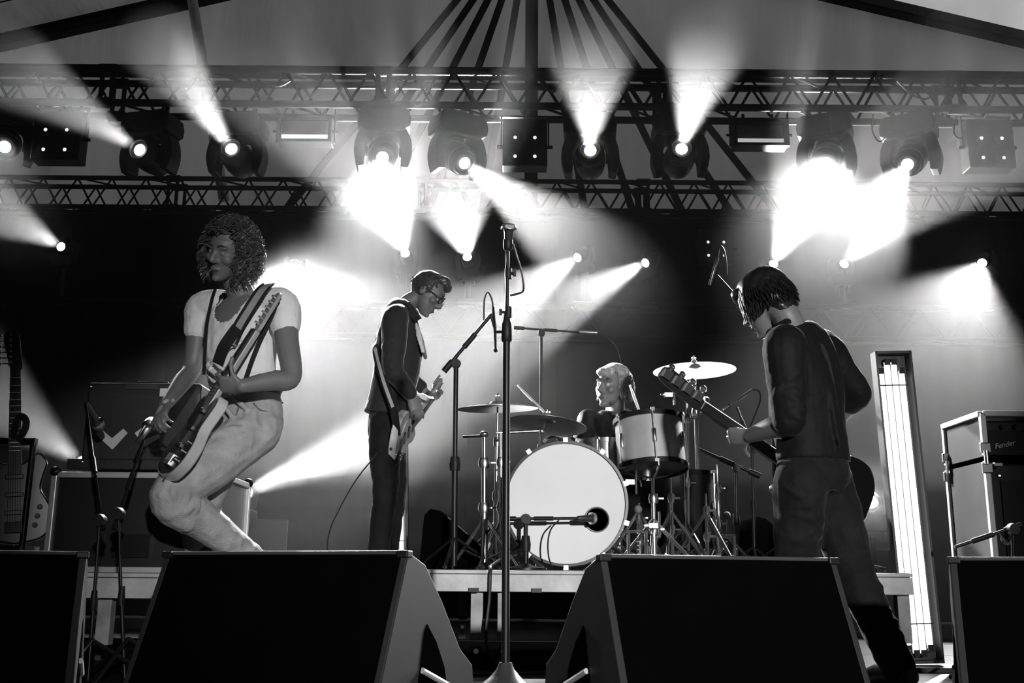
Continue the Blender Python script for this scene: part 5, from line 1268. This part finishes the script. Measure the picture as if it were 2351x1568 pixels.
hand(body, lw4, P(1655, 1002, 4.2) - lw4, V(.1, -.85, -.35), 1, (35, 50, 40)); hand(body, rw4, P(1860, 1040, 4.6) - rw4, V(.5, .2, .8), 1, (30, 40, 30))
limb(body, [lh4, lh4.lerp(lk4, .5), lk4, lk4.lerp(la4, .4), la4], [.085, .078, .056, .052, .037]); limb(body, [rh4, rh4.lerp(rk4, .5), rk4, rk4.lerp(ra4, .4), ra4], [.085, .078, .056, .052, .037])
fuse(body, 'body', SKIN, pr, .0065, 2); H4.parts(pr)
m = MB()
trunk(m, [(P(1818, 752, 4.085), .08, .065), (P(1832, 782, 4.09), .16, .092), (P(1843, 830, 4.09), .185, .108), (P(1852, 890, 4.09), .178, .118), (P(1862, 970, 4.1), .158, .112), (P(1868, 1060, 4.1), .168, .118)], side4)
limb(m, [nb.lerp(ls4, .6), ls4, ls4.lerp(le4, .5), ls4.lerp(le4, .97)], [.075, .083, .075, .066]); limb(m, [nb.lerp(rs4, .6), rs4, rs4.lerp(re4, .5), re4, re4.lerp(rw4, .25)], [.075, .078, .068, .058, .055])
for (xa, xb, r_) in ((1838, 1872, .007), (1872, 1908, .006)):
    c_ = [P(xa + (xb - xa) * t, 850 + 190 * t, 4.09) for t in (0, .35, .7, 1)]; c_ = [p + V((p.x - 1.17) * .05, -.107, 0) for p in c_]; m.tube([Vector(p) for p in crom(c_, 4)], [r_ * math.sin(math.pi * (k + .5) / 13) + .003 for k in range(13)], 6)
folds(m, ls4, le4, .08, .068, 7, .013, rg_, 1.8, .6, .3, 1.0, CF)
fuse(m, 'shirt', BLKSH, pr, .008, 2, .01, .08)
m = MB(); m.tube([P(1772, 762, 4.12), P(1782, 752, 4.03), P(1806, 738, 4.0), P(1832, 738, 4.06), P(1838, 750, 4.16)], .013, 8); m.build('collar', BLKSH, pr, True)
m = MB()
trunk(m, [(P(1866, 1045, 4.1), .15, .105), (P(1868, 1090, 4.1), .165, .122), (P(1868, 1130, 4.1), .14, .1)], side4)
limb(m, [lh4, lh4.lerp(lk4, .5), lk4, lk4.lerp(la4, .35), la4 + V(0, 0, -.02)], [.105, .094, .078, .072, .062]); limb(m, [rh4, rh4.lerp(rk4, .5), rk4, rk4.lerp(ra4, .35), ra4 + V(0, 0, -.02)], [.105, .098, .082, .074, .064])
folds(m, lh4, lk4, .105, .08, 8, .014, rg_, 2.0, .7, .0, .6, CF); folds(m, rh4, rk4, .105, .082, 10, .014, rg_, 2.0, .7, .0, .9, CF); folds(m, rk4, ra4, .08, .065, 8, .013, rg_, 2.0, .6, .0, 1.0, CF)
fuse(m, 'jeans', JEAND, pr, .009, 2, .016, .08)
m = MB(); shoe(m, ra4, (-.4, .8), 0); fuse(m, 'shoe', SHOE, pr, .008, 2); m = MB(); shoe(m, la4, (-.6, .7), 0); fuse(m, 'shoe', SHOE, pr, .008, 2)
hm = MB(); cap(H4, hm, 1.14, .62); hm.ell(H4.at(0, -.055, -.02), (.085, .055, .065), H4.R); hm.ell(H4.at(0, .07, .08), (.07, .035, .04), H4.R)
hm.ell(H4.at(0, -.068, -.065), (.068, .042, .06), H4.R)
for x in (-1, 1): hm.ell(H4.at(x * .075, .01, -.02), (.018, .05, .06), H4.R)
fuse(hm, 'scalp_hair', HAIRD, pr, .009, 3, .01, .03)
st = strands(H4, Rng(11), 900, usph(-.6, .7), lambda d, t: V(d.x * .022 * t, d.y * .022 * t, -.06 * t * t + .008 * t * d.z), 6, .003, .002)
st.build('hair_strands', HAIRD, pr, True)
g4 = Guitar('bass_guitar', 'black electric bass slung across the bassist, headstock up left', P(1975, 1182, 4.55), P(1502, 856, 3.98), V(-.3, .9, .3), 1.2, STRATB, mat('black_guitar_paint', .008, .25, coat=.2), mat('black_pickguard', .015, .3), mat('dark_neck', .010, .4), 4, True, mat('dark_neck', .010, .4), True, bs=1.2)
g4.strap([P(1790, 1040, 4.42), P(1772, 960, 4.3), P(1776, 860, 4.15), P(1800, 775, 3.99), P(1850, 765, 4.02), P(1890, 820, 4.0), P(1915, 950, 4.02), P(1938, 1060, 4.15), P(1950, 1110, 4.35)], .05, BLS, [V(-1, -.3, 0)] * 3 + [V(0, -.4, 1)] * 2 + [V(.4, -1, 0)] * 4)
# guitar parked in the rack at the far left
g5 = Guitar('electric_guitar', 'dark electric guitar standing upright in the rack at the far left', V(P(28, 1240, 4.72).x, 4.74, LRZ + .12), P(36, 838, 4.72), V(.35, -1, .1), .98, STRATB, hw=BLACKM, bm=mat('black_guitar_paint', .008, .25, coat=.2), neckm=mat('dark_neck', .010, .4), headm=mat('dark_neck', .010, .4))
g5.strap([P(30, 1005, 4.7), P(38, 968, 4.69), P(50, 956, 4.69), P(60, 968, 4.69), P(55, 990, 4.69), P(40, 1010, 4.69)], .03, BLS, V(.3, -1, 0))
